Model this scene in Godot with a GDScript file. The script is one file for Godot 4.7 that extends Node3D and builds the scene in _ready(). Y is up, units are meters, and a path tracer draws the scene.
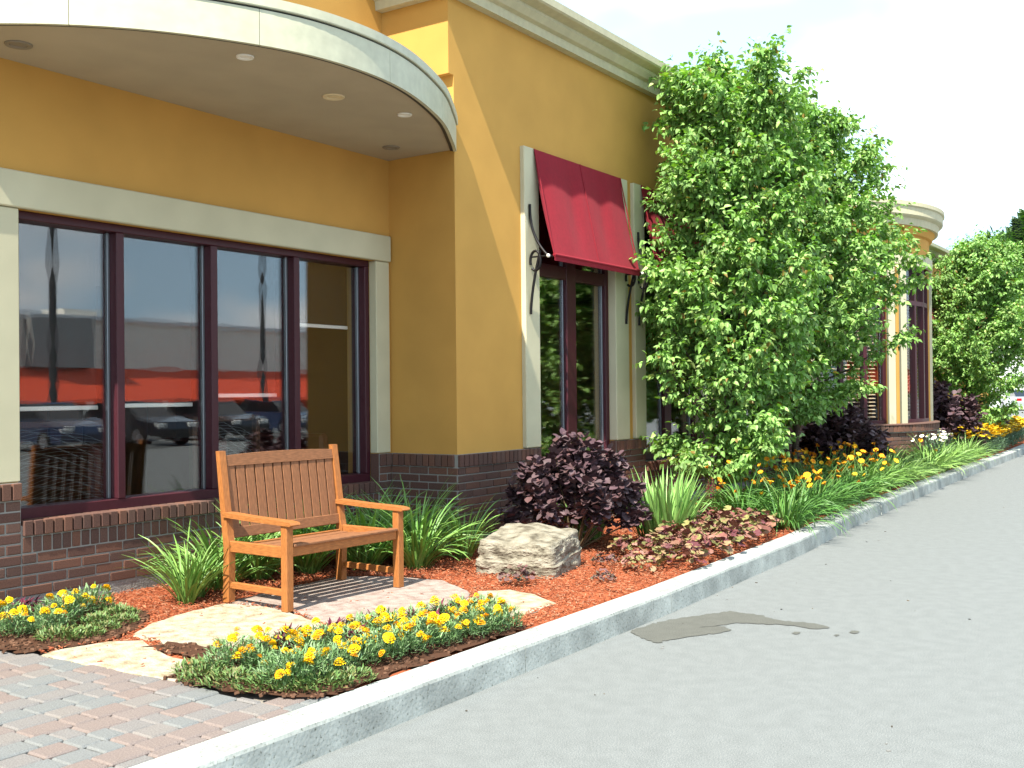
extends Node3D
# A restaurant front with a teak bench, planting beds and a kerb, on a bright summer day.
# x runs along the facade away from the camera, z points from the facade to the road, y is up.

var M := {}
var taken := {}
var rng := RandomNumberGenerator.new()
var building
var brick_budget := 330
var loose_bricks
var glass_noise := FastNoiseLite.new()

# ---------------------------------------------------------------- mesh builder
class MB:
	var v := PackedVector3Array()
	var n := PackedVector3Array()
	var c := PackedColorArray()
	var col := Color.WHITE

	func tri(a, b, d, na, nb, nd):
		if (b - a).cross(d - a).dot(na + nb + nd) > 0.0:
			var t = b; b = d; d = t
			t = nb; nb = nd; nd = t
		v.append(a); v.append(b); v.append(d)
		n.append(na); n.append(nb); n.append(nd)
		c.append(col); c.append(col); c.append(col)

	func quad(a, b, d, e, nn):
		tri(a, b, d, nn, nn, nn); tri(a, d, e, nn, nn, nn)

	func quads(a, b, d, e, na, nb, nd, ne):
		tri(a, b, d, na, nb, nd); tri(a, d, e, na, nd, ne)

	func box(lo, hi, bevel = 0.0, xf = Transform3D.IDENTITY):
		var ctr = (lo + hi) * 0.5
		var h = (hi - lo).abs() * 0.5
		var b = min(bevel, min(h.x, min(h.y, h.z)) * 0.8)
		var B = xf.basis
		for ax in 3:
			var u = (ax + 1) % 3
			var w = (ax + 2) % 3
			for s in [-1.0, 1.0]:
				var nn := Vector3.ZERO
				nn[ax] = s
				var q = []
				for k in [[-1, -1], [1, -1], [1, 1], [-1, 1]]:
					var p := Vector3.ZERO
					p[ax] = s * h[ax]
					p[u] = k[0] * (h[u] - b)
					p[w] = k[1] * (h[w] - b)
					q.append(xf * (ctr + p))
				quad(q[0], q[1], q[2], q[3], (B * nn).normalized())
		if b <= 0.0:
			return
		for ax in 3:
			var u = (ax + 1) % 3
			var w = (ax + 2) % 3
			for su in [-1.0, 1.0]:
				for sw in [-1.0, 1.0]:
					var q = []
					for k in [[-1, 0], [1, 0], [1, 1], [-1, 1]]:
						var p := Vector3.ZERO
						p[ax] = k[0] * (h[ax] - b)
						p[u] = su * (h[u] - (0.0 if k[1] == 0 else b))
						p[w] = sw * (h[w] - (b if k[1] == 0 else 0.0))
						q.append(xf * (ctr + p))
					var nn := Vector3.ZERO
					nn[u] = su; nn[w] = sw
					quad(q[0], q[1], q[2], q[3], (B * nn).normalized())
		for sx in [-1.0, 1.0]:
			for sy in [-1.0, 1.0]:
				for sz in [-1.0, 1.0]:
					var s := Vector3(sx, sy, sz)
					var p1 = xf * (ctr + s * Vector3(h.x, h.y - b, h.z - b))
					var p2 = xf * (ctr + s * Vector3(h.x - b, h.y, h.z - b))
					var p3 = xf * (ctr + s * Vector3(h.x - b, h.y - b, h.z))
					var nn = (B * s).normalized()
					tri(p1, p2, p3, nn, nn, nn)

	# a bar from a to b with a rectangular section
	func bar(a, b, w, h, bevel = 0.004, up = Vector3.UP):
		var d = b - a
		var f = d.normalized()
		var side = up.cross(f)
		if side.length() < 0.01:
			side = Vector3.RIGHT.cross(f)
		side = side.normalized()
		var u = f.cross(side).normalized()
		var xf = Transform3D(Basis(side, u, f), (a + b) * 0.5)
		var hl = d.length() * 0.5
		box(Vector3(-w * 0.5, -h * 0.5, -hl), Vector3(w * 0.5, h * 0.5, hl), bevel, xf)

	func tube(pts, rad, sides = 8, cap = true):
		var rings = []
		var norms = []
		var side = Vector3.ZERO
		for i in pts.size():
			var f = (pts[min(i + 1, pts.size() - 1)] - pts[max(i - 1, 0)]).normalized()
			if side == Vector3.ZERO:
				side = (Vector3.UP if abs(f.y) < 0.9 else Vector3.RIGHT).cross(f).normalized()
			else:
				side = (side - f * side.dot(f)).normalized()
			var u = f.cross(side)
			var r = rad[i] if rad is Array else rad
			var ring = []
			var nr = []
			for k in sides:
				var a = TAU * k / sides
				var d = side * cos(a) + u * sin(a)
				ring.append(pts[i] + d * r)
				nr.append(d)
			rings.append(ring); norms.append(nr)
		for i in pts.size() - 1:
			for k in sides:
				var k2 = (k + 1) % sides
				quads(rings[i][k], rings[i][k2], rings[i + 1][k2], rings[i + 1][k], norms[i][k], norms[i][k2], norms[i + 1][k2], norms[i + 1][k])
		if cap:
			for e in [0, pts.size() - 1]:
				var nn = (pts[e] - pts[1 if e == 0 else e - 1]).normalized()
				for k in sides:
					tri(pts[e], rings[e][k], rings[e][(k + 1) % sides], nn, nn, nn)

	# profile: Vector2(out, up) points, closed; frames: [origin, out direction]
	func sweep(profile, frames, closed = true, caps = true):
		var np = profile.size()
		var area := 0.0
		for i in np:
			area += profile[i].cross(profile[(i + 1) % np])
		var sgn = 1.0 if area > 0.0 else -1.0
		for i in (np if closed else np - 1):
			var p = profile[i]
			var q = profile[(i + 1) % np]
			var d = (q - p).normalized()
			var n2 = Vector2(d.y, -d.x) * sgn
			for k in frames.size() - 1:
				var A = frames[k]
				var B = frames[k + 1]
				var pa = A[0] + A[1] * p.x + Vector3.UP * p.y
				var qa = A[0] + A[1] * q.x + Vector3.UP * q.y
				var pb = B[0] + B[1] * p.x + Vector3.UP * p.y
				var qb = B[0] + B[1] * q.x + Vector3.UP * q.y
				var na = (A[1] * n2.x + Vector3.UP * n2.y).normalized()
				var nb = (B[1] * n2.x + Vector3.UP * n2.y).normalized()
				quads(pa, qa, qb, pb, na, na, nb, nb)
		if caps and closed:
			var pp := PackedVector2Array(profile)
			var t = Geometry2D.triangulate_polygon(pp)
			for e in [0, frames.size() - 1]:
				var A = frames[e]
				var o = frames[1 if e == 0 else e - 1]
				var nn = (A[0] - o[0]).normalized()
				for k in range(0, t.size(), 3):
					var q = []
					for m in 3:
						q.append(A[0] + A[1] * pp[t[k + m]].x + Vector3.UP * pp[t[k + m]].y)
					tri(q[0], q[1], q[2], nn, nn, nn)

	# lathe round the y axis: pts Vector2(radius, y)
	func lathe(pts, ctr, sides = 16):
		for i in pts.size() - 1:
			var p = pts[i]
			var q = pts[i + 1]
			var d = (q - p).normalized()
			var n2 = Vector2(d.y, -d.x)
			for k in sides:
				var a = TAU * k / sides
				var b = TAU * (k + 1) / sides
				var da = Vector3(cos(a), 0, sin(a))
				var db = Vector3(cos(b), 0, sin(b))
				quads(ctr + da * p.x + Vector3.UP * p.y, ctr + db * p.x + Vector3.UP * p.y, ctr + db * q.x + Vector3.UP * q.y, ctr + da * q.x + Vector3.UP * q.y,
					da * n2.x + Vector3.UP * n2.y, db * n2.x + Vector3.UP * n2.y, db * n2.x + Vector3.UP * n2.y, da * n2.x + Vector3.UP * n2.y)

	# slab over an outline in the xz plane, top at y1 with a worn edge
	func slab(poly, y0, y1, worn = 0.02):
		var np = poly.size()
		var ctr := Vector2.ZERO
		for p in poly:
			ctr += p / np
		var inner := PackedVector2Array()
		for p in poly:
			inner.append(p + (ctr - p).normalized() * worn)
		var t = Geometry2D.triangulate_polygon(inner)
		for k in range(0, t.size(), 3):
			var q = []
			for m in 3:
				q.append(Vector3(inner[t[k + m]].x, y1, inner[t[k + m]].y))
			tri(q[0], q[1], q[2], Vector3.UP, Vector3.UP, Vector3.UP)
		for i in np:
			var j = (i + 1) % np
			var a = Vector3(poly[i].x, y1 - worn * 0.6, poly[i].y)
			var b = Vector3(poly[j].x, y1 - worn * 0.6, poly[j].y)
			var ia = Vector3(inner[i].x, y1, inner[i].y)
			var ib = Vector3(inner[j].x, y1, inner[j].y)
			var mid = (a + b) * 0.5 - Vector3(ctr.x, y1, ctr.y)
			var out = (b - a).cross(Vector3.UP).normalized()
			if out.dot(mid) < 0.0:
				out = -out
			var sl = (out + Vector3.UP * 1.4).normalized()
			quads(a, b, ib, ia, sl, sl, (sl + Vector3.UP).normalized(), (sl + Vector3.UP).normalized())
			quad(Vector3(a.x, y0, a.z), Vector3(b.x, y0, b.z), b, a, out)

	# a strap leaf: base, heading, start lean (radians from upright), extra bend towards the tip
	func blade(base, az, length, width, lean, droop, seg = 6, twist = 0.0):
		var h = Vector3(cos(az), 0, sin(az))
		var side = Vector3(-sin(az), 0, cos(az))
		var p = base
		var prev = []
		for i in seg + 1:
			var s = float(i) / seg
			var th = lean + droop * pow(s, 1.4)
			var d = h * sin(th) + Vector3.UP * cos(th)
			var up = h * -cos(th) + Vector3.UP * sin(th)
			var w = width * 0.5 * min(1.0, 0.55 + 1.6 * s) * (1.0 - pow(s, 3.0)) + 0.0008
			var sd = side.rotated(d, twist * s)
			var uu = up.rotated(d, twist * s)
			var row = [p - sd * w + uu * w * 0.35, p, p + sd * w + uu * w * 0.35, (uu - sd * 0.4).normalized(), (uu + sd * 0.4).normalized()]
			row[3] = (uu + sd * 0.4).normalized()
			row[4] = (uu - sd * 0.4).normalized()
			if prev:
				quads(prev[0], prev[1], row[1], row[0], prev[3], prev[3], row[3], row[3])
				quads(prev[1], prev[2], row[2], row[1], prev[4], prev[4], row[4], row[4])
			prev = row
			p += d * length / seg

	func mesh():
		var a = []
		a.resize(Mesh.ARRAY_MAX)
		a[Mesh.ARRAY_VERTEX] = v
		a[Mesh.ARRAY_NORMAL] = n
		a[Mesh.ARRAY_COLOR] = c
		var m := ArrayMesh.new()
		m.add_surface_from_arrays(Mesh.PRIMITIVE_TRIANGLES, a)
		return m

# ---------------------------------------------------------------- nodes
func numbered(called):
	var k = taken.get(called, 0)
	taken[called] = k + 1
	return called if k == 0 else "%s_%03d" % [called, k]

func tag(o, label, category, group = "", kind = ""):
	if label: o.set_meta("label", label)
	if category: o.set_meta("category", category)
	if group: o.set_meta("group", group)
	if kind: o.set_meta("kind", kind)
	return o

func thing(called, label, category, at = Vector3.ZERO, turn = 0.0, group = ""):
	var o := Node3D.new()
	o.name = numbered(called)
	add_child(o)
	o.position = at
	o.rotation.y = turn
	return tag(o, label, category, group)

func put(mesh, called, m, parent = self, kind = ""):
	var o := MeshInstance3D.new()
	o.mesh = mesh.mesh() if mesh is MB else mesh
	o.material_override = M[m] if m is String else m
	if parent == self:
		o.name = numbered(called)
		add_child(o)
	else:
		o.name = called
		parent.add_child(o, true)
	if kind: o.set_meta("kind", kind)
	return o

func struct(mesh, called, m, label, category):
	var o = put(mesh, called, m)
	return tag(o, label, category, "", "structure")

func group_node(called, parent):
	var o := Node3D.new()
	o.name = called
	parent.add_child(o, true)
	return o

func boxpart(lo, hi, called, m, parent, bevel = 0.0):
	var b := MB.new()
	b.box(lo, hi, bevel)
	return put(b, called, m, parent)

func copy_of(o, at, turn = 0.0, label = "", size = 1.0):
	var r = o.duplicate()
	var base = String(o.name)
	if base.length() > 4 and base[-4] == "_" and base.right(3).is_valid_int():
		base = base.left(-4)
	r.name = numbered(base)
	add_child(r)
	r.position = at
	r.rotation.y = turn
	r.scale = Vector3.ONE * size
	if label: r.set_meta("label", label)
	return r

func scatter(mesh, called, m, xfs, cols, parent):
	var mm := MultiMesh.new()
	mm.transform_format = MultiMesh.TRANSFORM_3D
	mm.use_colors = true
	mm.mesh = mesh
	mm.instance_count = xfs.size()
	for i in xfs.size():
		mm.set_instance_transform(i, xfs[i])
		mm.set_instance_color(i, cols[i])
	var o := MultiMeshInstance3D.new()
	o.multimesh = mm
	o.material_override = M[m]
	if parent == self:
		o.name = numbered(called)
		add_child(o)
	else:
		o.name = called
		parent.add_child(o, true)
	o.set_meta("kind", "stuff")
	return o

# ---------------------------------------------------------------- materials
func noise_tex(freq, seed_, lo, hi, octaves = 4, size = 512, kind = FastNoiseLite.TYPE_SIMPLEX_SMOOTH, stops = []):
	var f := FastNoiseLite.new()
	f.seed = seed_
	f.frequency = freq
	f.noise_type = kind
	f.fractal_octaves = octaves
	var t := NoiseTexture2D.new()
	t.width = size
	t.height = size
	t.seamless = true
	t.noise = f
	var g := Gradient.new()
	if stops:
		g.offsets = PackedFloat32Array(stops.map(func(s): return s[0]))
		g.colors = PackedColorArray(stops.map(func(s): return s[1]))
	else:
		g.offsets = PackedFloat32Array([0.0, 1.0])
		g.colors = PackedColorArray([Color(lo, lo, lo), Color(hi, hi, hi)])
	t.color_ramp = g
	return t

func mat(called, color, rough, tex = null, scale = 1.0, bump = null, depth = 0.0, opts = {}):
	var m := StandardMaterial3D.new()
	m.resource_name = called
	m.albedo_color = color
	m.roughness = rough
	m.metallic_specular = opts.get("spec", 0.4)
	if tex or bump:
		m.uv1_triplanar = true
		m.uv1_world_triplanar = opts.get("world", true)
		m.uv1_scale = scale if scale is Vector3 else Vector3.ONE * scale
		m.uv1_triplanar_sharpness = 4.0
	if tex:
		m.albedo_texture = tex
	if bump:
		m.heightmap_enabled = true
		m.heightmap_texture = bump
		m.heightmap_scale = depth
	if opts.has("detail"):
		m.detail_enabled = true
		m.detail_blend_mode = BaseMaterial3D.BLEND_MODE_MUL
		m.detail_albedo = opts.detail
		m.detail_uv_layer = BaseMaterial3D.DETAIL_UV_2
		m.uv2_triplanar = true
		m.uv2_world_triplanar = true
		m.uv2_scale = Vector3.ONE * opts.get("detail_scale", 0.3)
	if opts.has("metal"): m.metallic = opts.metal
	if opts.get("vc", false): m.vertex_color_use_as_albedo = true
	if opts.has("back"):
		m.backlight_enabled = true
		m.backlight = opts.back
	M[called] = m
	return m

func rgb(r, g, b):
	return Color8(r, g, b)

func make_materials():
	var fine = noise_tex(0.05, 1, 0.78, 1.0, 5)
	var grain = noise_tex(0.2, 2, 0.62, 1.0, 3)
	var blot = noise_tex(0.012, 3, 0.94, 1.0, 5)
	var stucco_grain = noise_tex(0.22, 9, 0.84, 1.0, 3)
	var patch = noise_tex(0.01, 4, 0.72, 1.0, 5)
	var rough_h = noise_tex(0.09, 5, 0.0, 1.0, 4)
	var sand_h = noise_tex(0.25, 6, 0.0, 1.0, 2)
	var soft = noise_tex(0.02, 7, 0.93, 1.0, 3)
	var streak = noise_tex(0.03, 8, 0.7, 1.0, 5)
	mat("yellow_stucco", rgb(216, 166, 88), 0.9, stucco_grain, 1.6, null, 0.0, {"detail": blot, "detail_scale": 0.23, "spec": 0.25})
	mat("cream_stucco", rgb(214, 208, 176), 0.9, stucco_grain, 1.8, null, 0.0, {"detail": blot, "detail_scale": 0.3, "spec": 0.25})
	mat("cornice_paint", rgb(200, 194, 162), 0.85, soft, 1.0, null, 0.0, {"detail": blot, "detail_scale": 0.35})
	mat("fascia_metal", rgb(196, 196, 170), 0.45, soft, 0.8, null, 0.0, {"detail": blot, "detail_scale": 0.5})
	mat("soffit_stucco", rgb(196, 182, 156), 0.95, stucco_grain, 1.5, null, 0.0, {"detail": blot, "detail_scale": 0.25})
	mat("frame_paint", rgb(66, 28, 36), 0.42, soft, 2.0, null, 0.0)
	mat("steel_edge", rgb(150, 155, 160), 0.35, null, 1, null, 0, {"metal": 0.8})
	var bricks = [rgb(142, 106, 92), rgb(133, 101, 91), rgb(152, 112, 96), rgb(127, 100, 91), rgb(140, 110, 99)]
	for i in bricks.size():
		mat("brick_%d" % i, bricks[i], 0.92, fine, 3.0, null, 0.0, {"detail": grain, "detail_scale": 4.0, "spec": 0.2})
	mat("mortar", rgb(172, 170, 163), 0.95, grain, 3.0)
	mat("concrete", rgb(176, 178, 172), 0.95, fine, 1.2, rough_h, 0.35, {"detail": patch, "detail_scale": 0.4, "spec": 0.2})
	var pits = noise_tex(0.05, 14, 0, 1, 5, 1024, FastNoiseLite.TYPE_SIMPLEX_SMOOTH, [[0.0, Color(0.5, 0.5, 0.48)], [0.16, Color(0.72, 0.72, 0.7)], [0.27, Color(0.93, 0.93, 0.92)], [1.0, Color.WHITE]])
	mat("kerb_concrete", rgb(188, 194, 190), 0.95, pits, 0.8, rough_h, 0.12, {"detail": patch, "detail_scale": 0.5, "spec": 0.2})
	var asph = noise_tex(0.3, 11, 0.55, 1.0, 3, 1024)
	var asph_p = noise_tex(0.02, 12, 0.93, 1.0, 6, 1024)
	mat("asphalt", rgb(149, 154, 153), 0.92, asph, 0.42, null, 0.0, {"detail": asph_p, "detail_scale": 0.35, "spec": 0.3})
	mat("asphalt_stain", rgb(120, 121, 114), 0.85, asph, 0.42, null, 0.0, {"detail": asph_p, "detail_scale": 0.35, "spec": 0.3})
	mat("asphalt_damp", rgb(141, 145, 141), 0.9, asph, 0.42, null, 0.0, {"detail": asph_p, "detail_scale": 0.35, "spec": 0.3})
	var pav = [rgb(172, 158, 152), rgb(168, 165, 163), rgb(162, 166, 166), rgb(172, 160, 155), rgb(172, 167, 163)]
	for i in pav.size():
		mat("paver_%d" % i, pav[i], 0.95, fine, 3.5, rough_h, 0.35, {"detail": grain, "detail_scale": 3.0, "spec": 0.2})
	mat("joint_sand", rgb(170, 164, 154), 1.0, grain, 4.0)
	var st = [[0.0, rgb(144, 128, 102)], [0.3, rgb(168, 156, 132)], [0.6, rgb(182, 174, 154)], [1.0, rgb(190, 184, 168)]]
	mat("flagstone_cream", Color.WHITE, 0.92, noise_tex(0.02, 21, 0, 1, 6, 512, FastNoiseLite.TYPE_SIMPLEX_SMOOTH, st), 0.8, rough_h, 0.8, {"detail": fine, "detail_scale": 4.0, "spec": 0.2})
	var sp = [[0.0, rgb(140, 118, 108)], [0.4, rgb(162, 147, 138)], [0.7, rgb(172, 160, 151)], [1.0, rgb(180, 172, 161)]]
	mat("flagstone_pink", Color.WHITE, 0.92, noise_tex(0.02, 22, 0, 1, 6, 512, FastNoiseLite.TYPE_SIMPLEX_SMOOTH, sp), 0.8, rough_h, 0.8, {"detail": fine, "detail_scale": 4.0, "spec": 0.2})
	var sb = [[0.0, rgb(76, 70, 60)], [0.25, rgb(116, 110, 96)], [0.5, rgb(148, 142, 126)], [1.0, rgb(172, 167, 152)]]
	mat("boulder_stone", Color.WHITE, 0.95, noise_tex(0.022, 23, 0, 1, 6, 512, FastNoiseLite.TYPE_SIMPLEX_SMOOTH, sb), Vector3(0.55, 1.0, 0.55), rough_h, 0.8, {"detail": fine, "detail_scale": 3.0, "spec": 0.2, "world": false})
	var mu = [[0.0, rgb(120, 62, 40)], [0.4, rgb(156, 84, 56)], [0.7, rgb(176, 102, 70)], [1.0, rgb(192, 126, 92)]]
	mat("mulch_ground", Color.WHITE, 1.0, noise_tex(0.16, 31, 0, 1, 4, 1024, FastNoiseLite.TYPE_SIMPLEX_SMOOTH, mu), 1.6, null, 0.0, {"detail": patch, "detail_scale": 0.6, "spec": 0.15})
	mat("mulch_chip", Color.WHITE, 0.95, null, 1.0, null, 0.0, {"vc": true, "spec": 0.15})
	mat("soil", rgb(92, 66, 52), 1.0, grain, 2.5, null, 0.0, {"spec": 0.15})
	var wd = noise_tex(0.03, 41, 0.68, 1.0, 5)
	for ax in 3:
		var s := Vector3(12, 12, 12)
		s[ax] = 0.8
		mat("teak_%s" % "xyz"[ax], rgb(190, 122, 66), 0.55, wd, s, null, 0.0, {"world": false, "spec": 0.4, "detail": soft, "detail_scale": 2.0})
		mat("weathered_teak_%s" % "xyz"[ax], rgb(160, 110, 76), 0.65, wd, s, null, 0.0, {"world": false, "spec": 0.35, "detail": soft, "detail_scale": 2.0})
	mat("awning_cloth", rgb(140, 20, 38), 0.9, soft, 2.0, null, 0.0, {"detail": blot, "detail_scale": 0.7, "back": Color(0.16, 0.02, 0.03)})
	M["awning_cloth"].rim_enabled = true
	M["awning_cloth"].rim = 0.3
	mat("wrought_iron", rgb(24, 22, 24), 0.45, null, 1, null, 0, {"metal": 0.3})
	mat("white_paint", rgb(228, 226, 218), 0.5)
	mat("lamp_trim", rgb(214, 196, 158), 0.5)
	mat("lamp_recess", rgb(130, 122, 108), 0.5)
	mat("etched", rgb(120, 122, 120), 0.7)
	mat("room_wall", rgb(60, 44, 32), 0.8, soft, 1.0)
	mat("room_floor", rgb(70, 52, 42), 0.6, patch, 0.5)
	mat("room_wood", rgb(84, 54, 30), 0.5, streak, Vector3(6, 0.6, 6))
	mat("shade_cloth", rgb(38, 34, 27), 0.95, grain, 6.0)
	mat("booth_vinyl", rgb(70, 24, 20), 0.5, soft, 2.0)
	mat("blind_slat", rgb(176, 160, 132), 0.6)
	mat("leaf", Color.WHITE, 0.5, null, 1, null, 0, {"vc": true, "spec": 0.46, "back": Color(0.72, 0.8, 0.3)})
	mat("strap_leaf", Color.WHITE, 0.45, null, 1, null, 0, {"vc": true, "spec": 0.45, "back": Color(0.3, 0.36, 0.12)})
	mat("purple_leaf", Color.WHITE, 0.6, null, 1, null, 0, {"vc": true, "spec": 0.36, "back": Color(0.14, 0.05, 0.06)})
	mat("bronze_leaf", Color.WHITE, 0.55, null, 1, null, 0, {"vc": true, "spec": 0.4, "back": Color(0.22, 0.14, 0.07)})
	mat("petal", Color.WHITE, 0.6, null, 1, null, 0, {"vc": true, "spec": 0.25, "back": Color(0.3, 0.22, 0.04)})
	mat("bark", rgb(112, 100, 88), 0.95, streak, Vector3(9, 2, 9), rough_h, 1.2, {"spec": 0.2})
	mat("stem", rgb(96, 84, 60), 0.8)
	mat("green_stem", rgb(92, 122, 58), 0.7)
	mat("grey_cladding", rgb(236, 232, 220), 0.8, soft, 0.2)
	mat("dark_cladding", rgb(150, 152, 150), 0.8, soft, 0.2)
	mat("red_cladding", rgb(228, 84, 52), 0.6, soft, 0.3)
	mat("white_cladding", rgb(226, 228, 228), 0.7, soft, 0.2)
	mat("dark_glass", rgb(24, 28, 32), 0.08, null, 1, null, 0, {"spec": 0.6})
	mat("pole_paint", rgb(40, 42, 46), 0.5)
	mat("tyre", rgb(26, 26, 27), 0.85)
	mat("wheel_metal", rgb(170, 172, 176), 0.35, null, 1, null, 0, {"metal": 0.8})
	mat("car_blue", rgb(40, 54, 82), 0.25)
	mat("car_dark", rgb(34, 36, 42), 0.25)
	mat("car_silver", rgb(170, 176, 182), 0.3, null, 1, null, 0, {"metal": 0.3})
	for k in ["car_blue", "car_silver", "car_dark"]:
		M[k].clearcoat_enabled = true
		M[k].clearcoat = 0.8
		M[k].clearcoat_roughness = 0.05
	mat("car_lamp", rgb(214, 214, 210), 0.15)
	mat("car_tail", rgb(150, 14, 14), 0.2)
	mat("grass", rgb(104, 132, 58), 0.95, grain, 1.0, rough_h, 3.0)
	mat("hill_ground", rgb(70, 92, 56), 1.0, patch, 0.02)
	mat("roof_membrane", rgb(120, 118, 112), 0.95, soft, 0.5)
	var g := StandardMaterial3D.new()
	g.resource_name = "window_glass"
	g.transparency = BaseMaterial3D.TRANSPARENCY_ALPHA
	g.albedo_color = Color(0.2, 0.24, 0.24, 0.004)
	g.roughness = 0.0
	g.metallic_specular = 0.5
	M["window_glass"] = g

# ---------------------------------------------------------------- bricks
var brick_meshes := {}

func brick_mesh(size, bevel = 0.004):
	var k = "%.3f_%.3f_%.3f" % [size.x, size.y, size.z]
	if not brick_meshes.has(k):
		var b := MB.new()
		b.box(-size * 0.5, size * 0.5, bevel)
		brick_meshes[k] = b.mesh()
	return brick_meshes[k]

# one brick whose face centre lies at p; along = direction of the wall, out = its normal
func lay(parent, p, along, out, size, joined = false):
	var xf := Transform3D(Basis(along, Vector3.UP, along.cross(Vector3.UP)), p - out * size.z * 0.5 + out * rng.randf_range(-0.0015, 0.0025))
	xf.basis = xf.basis.rotated(out, rng.randf_range(-0.006, 0.006))
	if joined or brick_budget <= 0:
		var k = "brick_%d" % rng.randi_range(0, 4)
		if not loose_bricks.has(k):
			loose_bricks[k] = MB.new()
		loose_bricks[k].box(-size * 0.5, size * 0.5, 0.004, xf)
		return
	brick_budget -= 1
	var o = put(brick_mesh(size), "brick", "brick_%d" % rng.randi_range(0, 4), parent)
	o.transform = xf

# courses of stretchers from y0 up, in running bond
func courses(parent, start, along, out, length, y0, n, joined = false, flip = 0):
	var L = 0.225
	var cH = 0.072
	for i in n:
		var y = y0 + (i + 0.5) * cH
		var x = 0.0
		var first = L if (i + flip) % 2 == 0 else L * 0.5
		while x < length - 0.02:
			var w = min(first, length - x)
			first = L
			if w > 0.03:
				lay(parent, start + along * (x + w * 0.5) + Vector3.UP * y, along, out, Vector3(snappedf(w - 0.011, 0.001), cH - 0.011, 0.05), joined)
			x += w

func uprights(parent, start, along, out, length, y0, h, proud = 0.0, joined = false, depth = 0.05):
	var n = int(round(length / 0.074))
	var w = length / n
	for i in n:
		lay(parent, start + along * (i + 0.5) * w + Vector3.UP * (y0 + h * 0.5) + out * proud, along, out, Vector3(snappedf(w - 0.011, 0.001), h - 0.011, depth), joined)

# ---------------------------------------------------------------- windows
func pane(parent, lo, hi):
	var b := MB.new()
	var zc = (lo.z + hi.z) * 0.5
	var nx = 6
	var ny = 14
	for lay_z in [[zc + 0.010, 1.0], [zc + 0.004, -1.0], [zc - 0.004, 1.0], [zc - 0.010, -1.0]]:
		# float glass is never quite flat: its surface tilts by a few thousandths
		var nrm = func(x, y): return Vector3(glass_noise.get_noise_2d(x * 1.3, y * 2.2 + lay_z[0]) * 0.004, glass_noise.get_noise_2d(x * 1.1 + 40.0, y * 2.0) * 0.004, lay_z[1]).normalized()
		for i in nx:
			for j in ny:
				var x0 = lerpf(lo.x, hi.x, float(i) / nx)
				var x1 = lerpf(lo.x, hi.x, float(i + 1) / nx)
				var y0 = lerpf(lo.y, hi.y, float(j) / ny)
				var y1 = lerpf(lo.y, hi.y, float(j + 1) / ny)
				var z = lay_z[0]
				b.quads(Vector3(x0, y0, z), Vector3(x1, y0, z), Vector3(x1, y1, z), Vector3(x0, y1, z), nrm.call(x0, y0), nrm.call(x1, y0), nrm.call(x1, y1), nrm.call(x0, y1))
	return put(b, "pane", "window_glass", parent)

func window(x0, x1, y0, y1, z, cuts, transom = 0.0, fw = 0.055, mw = 0.075, d = 0.05):
	var w = group_node("window", building)
	boxpart(Vector3(x0, y1 - fw, z - d), Vector3(x1, y1, z + d), "head", "frame_paint", w, 0.006)
	boxpart(Vector3(x0, y0, z - d), Vector3(x1, y0 + fw * 1.3, z + d), "bottom_rail", "frame_paint", w, 0.006)
	for x in [x0, x1 - fw]:
		boxpart(Vector3(x, y0 + fw * 1.3, z - d), Vector3(x + fw, y1 - fw, z + d), "jamb", "frame_paint", w, 0.006)
	var edges = [x0 + fw]
	for c in cuts:
		boxpart(Vector3(c - mw * 0.5, y0 + fw * 1.3, z - d), Vector3(c + mw * 0.5, y1 - fw, z + d + 0.004), "mullion", "frame_paint", w, 0.006)
		edges.append(c - mw * 0.5)
		edges.append(c + mw * 0.5)
	edges.append(x1 - fw)
	for i in range(0, edges.size(), 2):
		var a = edges[i]
		var b = edges[i + 1]
		# slim metal glazing bead on each side of the glass
		var bead := MB.new()
		bead.box(Vector3(b - 0.022, y0 + fw * 1.3, z - 0.02), Vector3(b - 0.001, y1 - fw, z + 0.012), 0.002)
		bead.box(Vector3(a + 0.001, y0 + fw * 1.3, z - 0.02), Vector3(a + 0.012, y1 - fw, z + 0.012), 0.002)
		put(bead, "glazing_bead", "steel_edge", w)
		if transom > 0.0:
			boxpart(Vector3(a, transom - 0.07, z - d), Vector3(b, transom + 0.07, z + d), "transom", "frame_paint", w, 0.006)
			pane(w, Vector3(a + 0.012, y0 + fw * 1.3, z), Vector3(b - 0.022, transom - 0.07, z))
			pane(w, Vector3(a + 0.012, transom + 0.07, z), Vector3(b - 0.022, y1 - fw, z))
		else:
			pane(w, Vector3(a + 0.012, y0 + fw * 1.3, z), Vector3(b - 0.022, y1 - fw, z))
	return w

func straight(a, b, out):
	return [[a, out], [b, out]]

func arc(cx, cz, r, a0, a1, steps = 24):
	var f = []
	for i in steps + 1:
		var a = deg_to_rad(lerpf(a0, a1, float(i) / steps))
		var d = Vector3(cos(a), 0, sin(a))
		f.append([Vector3(cx, 0, cz) + d * r, d])
	return f

const ZL := -6.76     # recessed wall with the four-light window
const ZR := -5.96     # projecting wall with the awnings
const XR := 7.95      # return between the two
const TX := 20.5      # round bay
const TZ := -7.5

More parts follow.
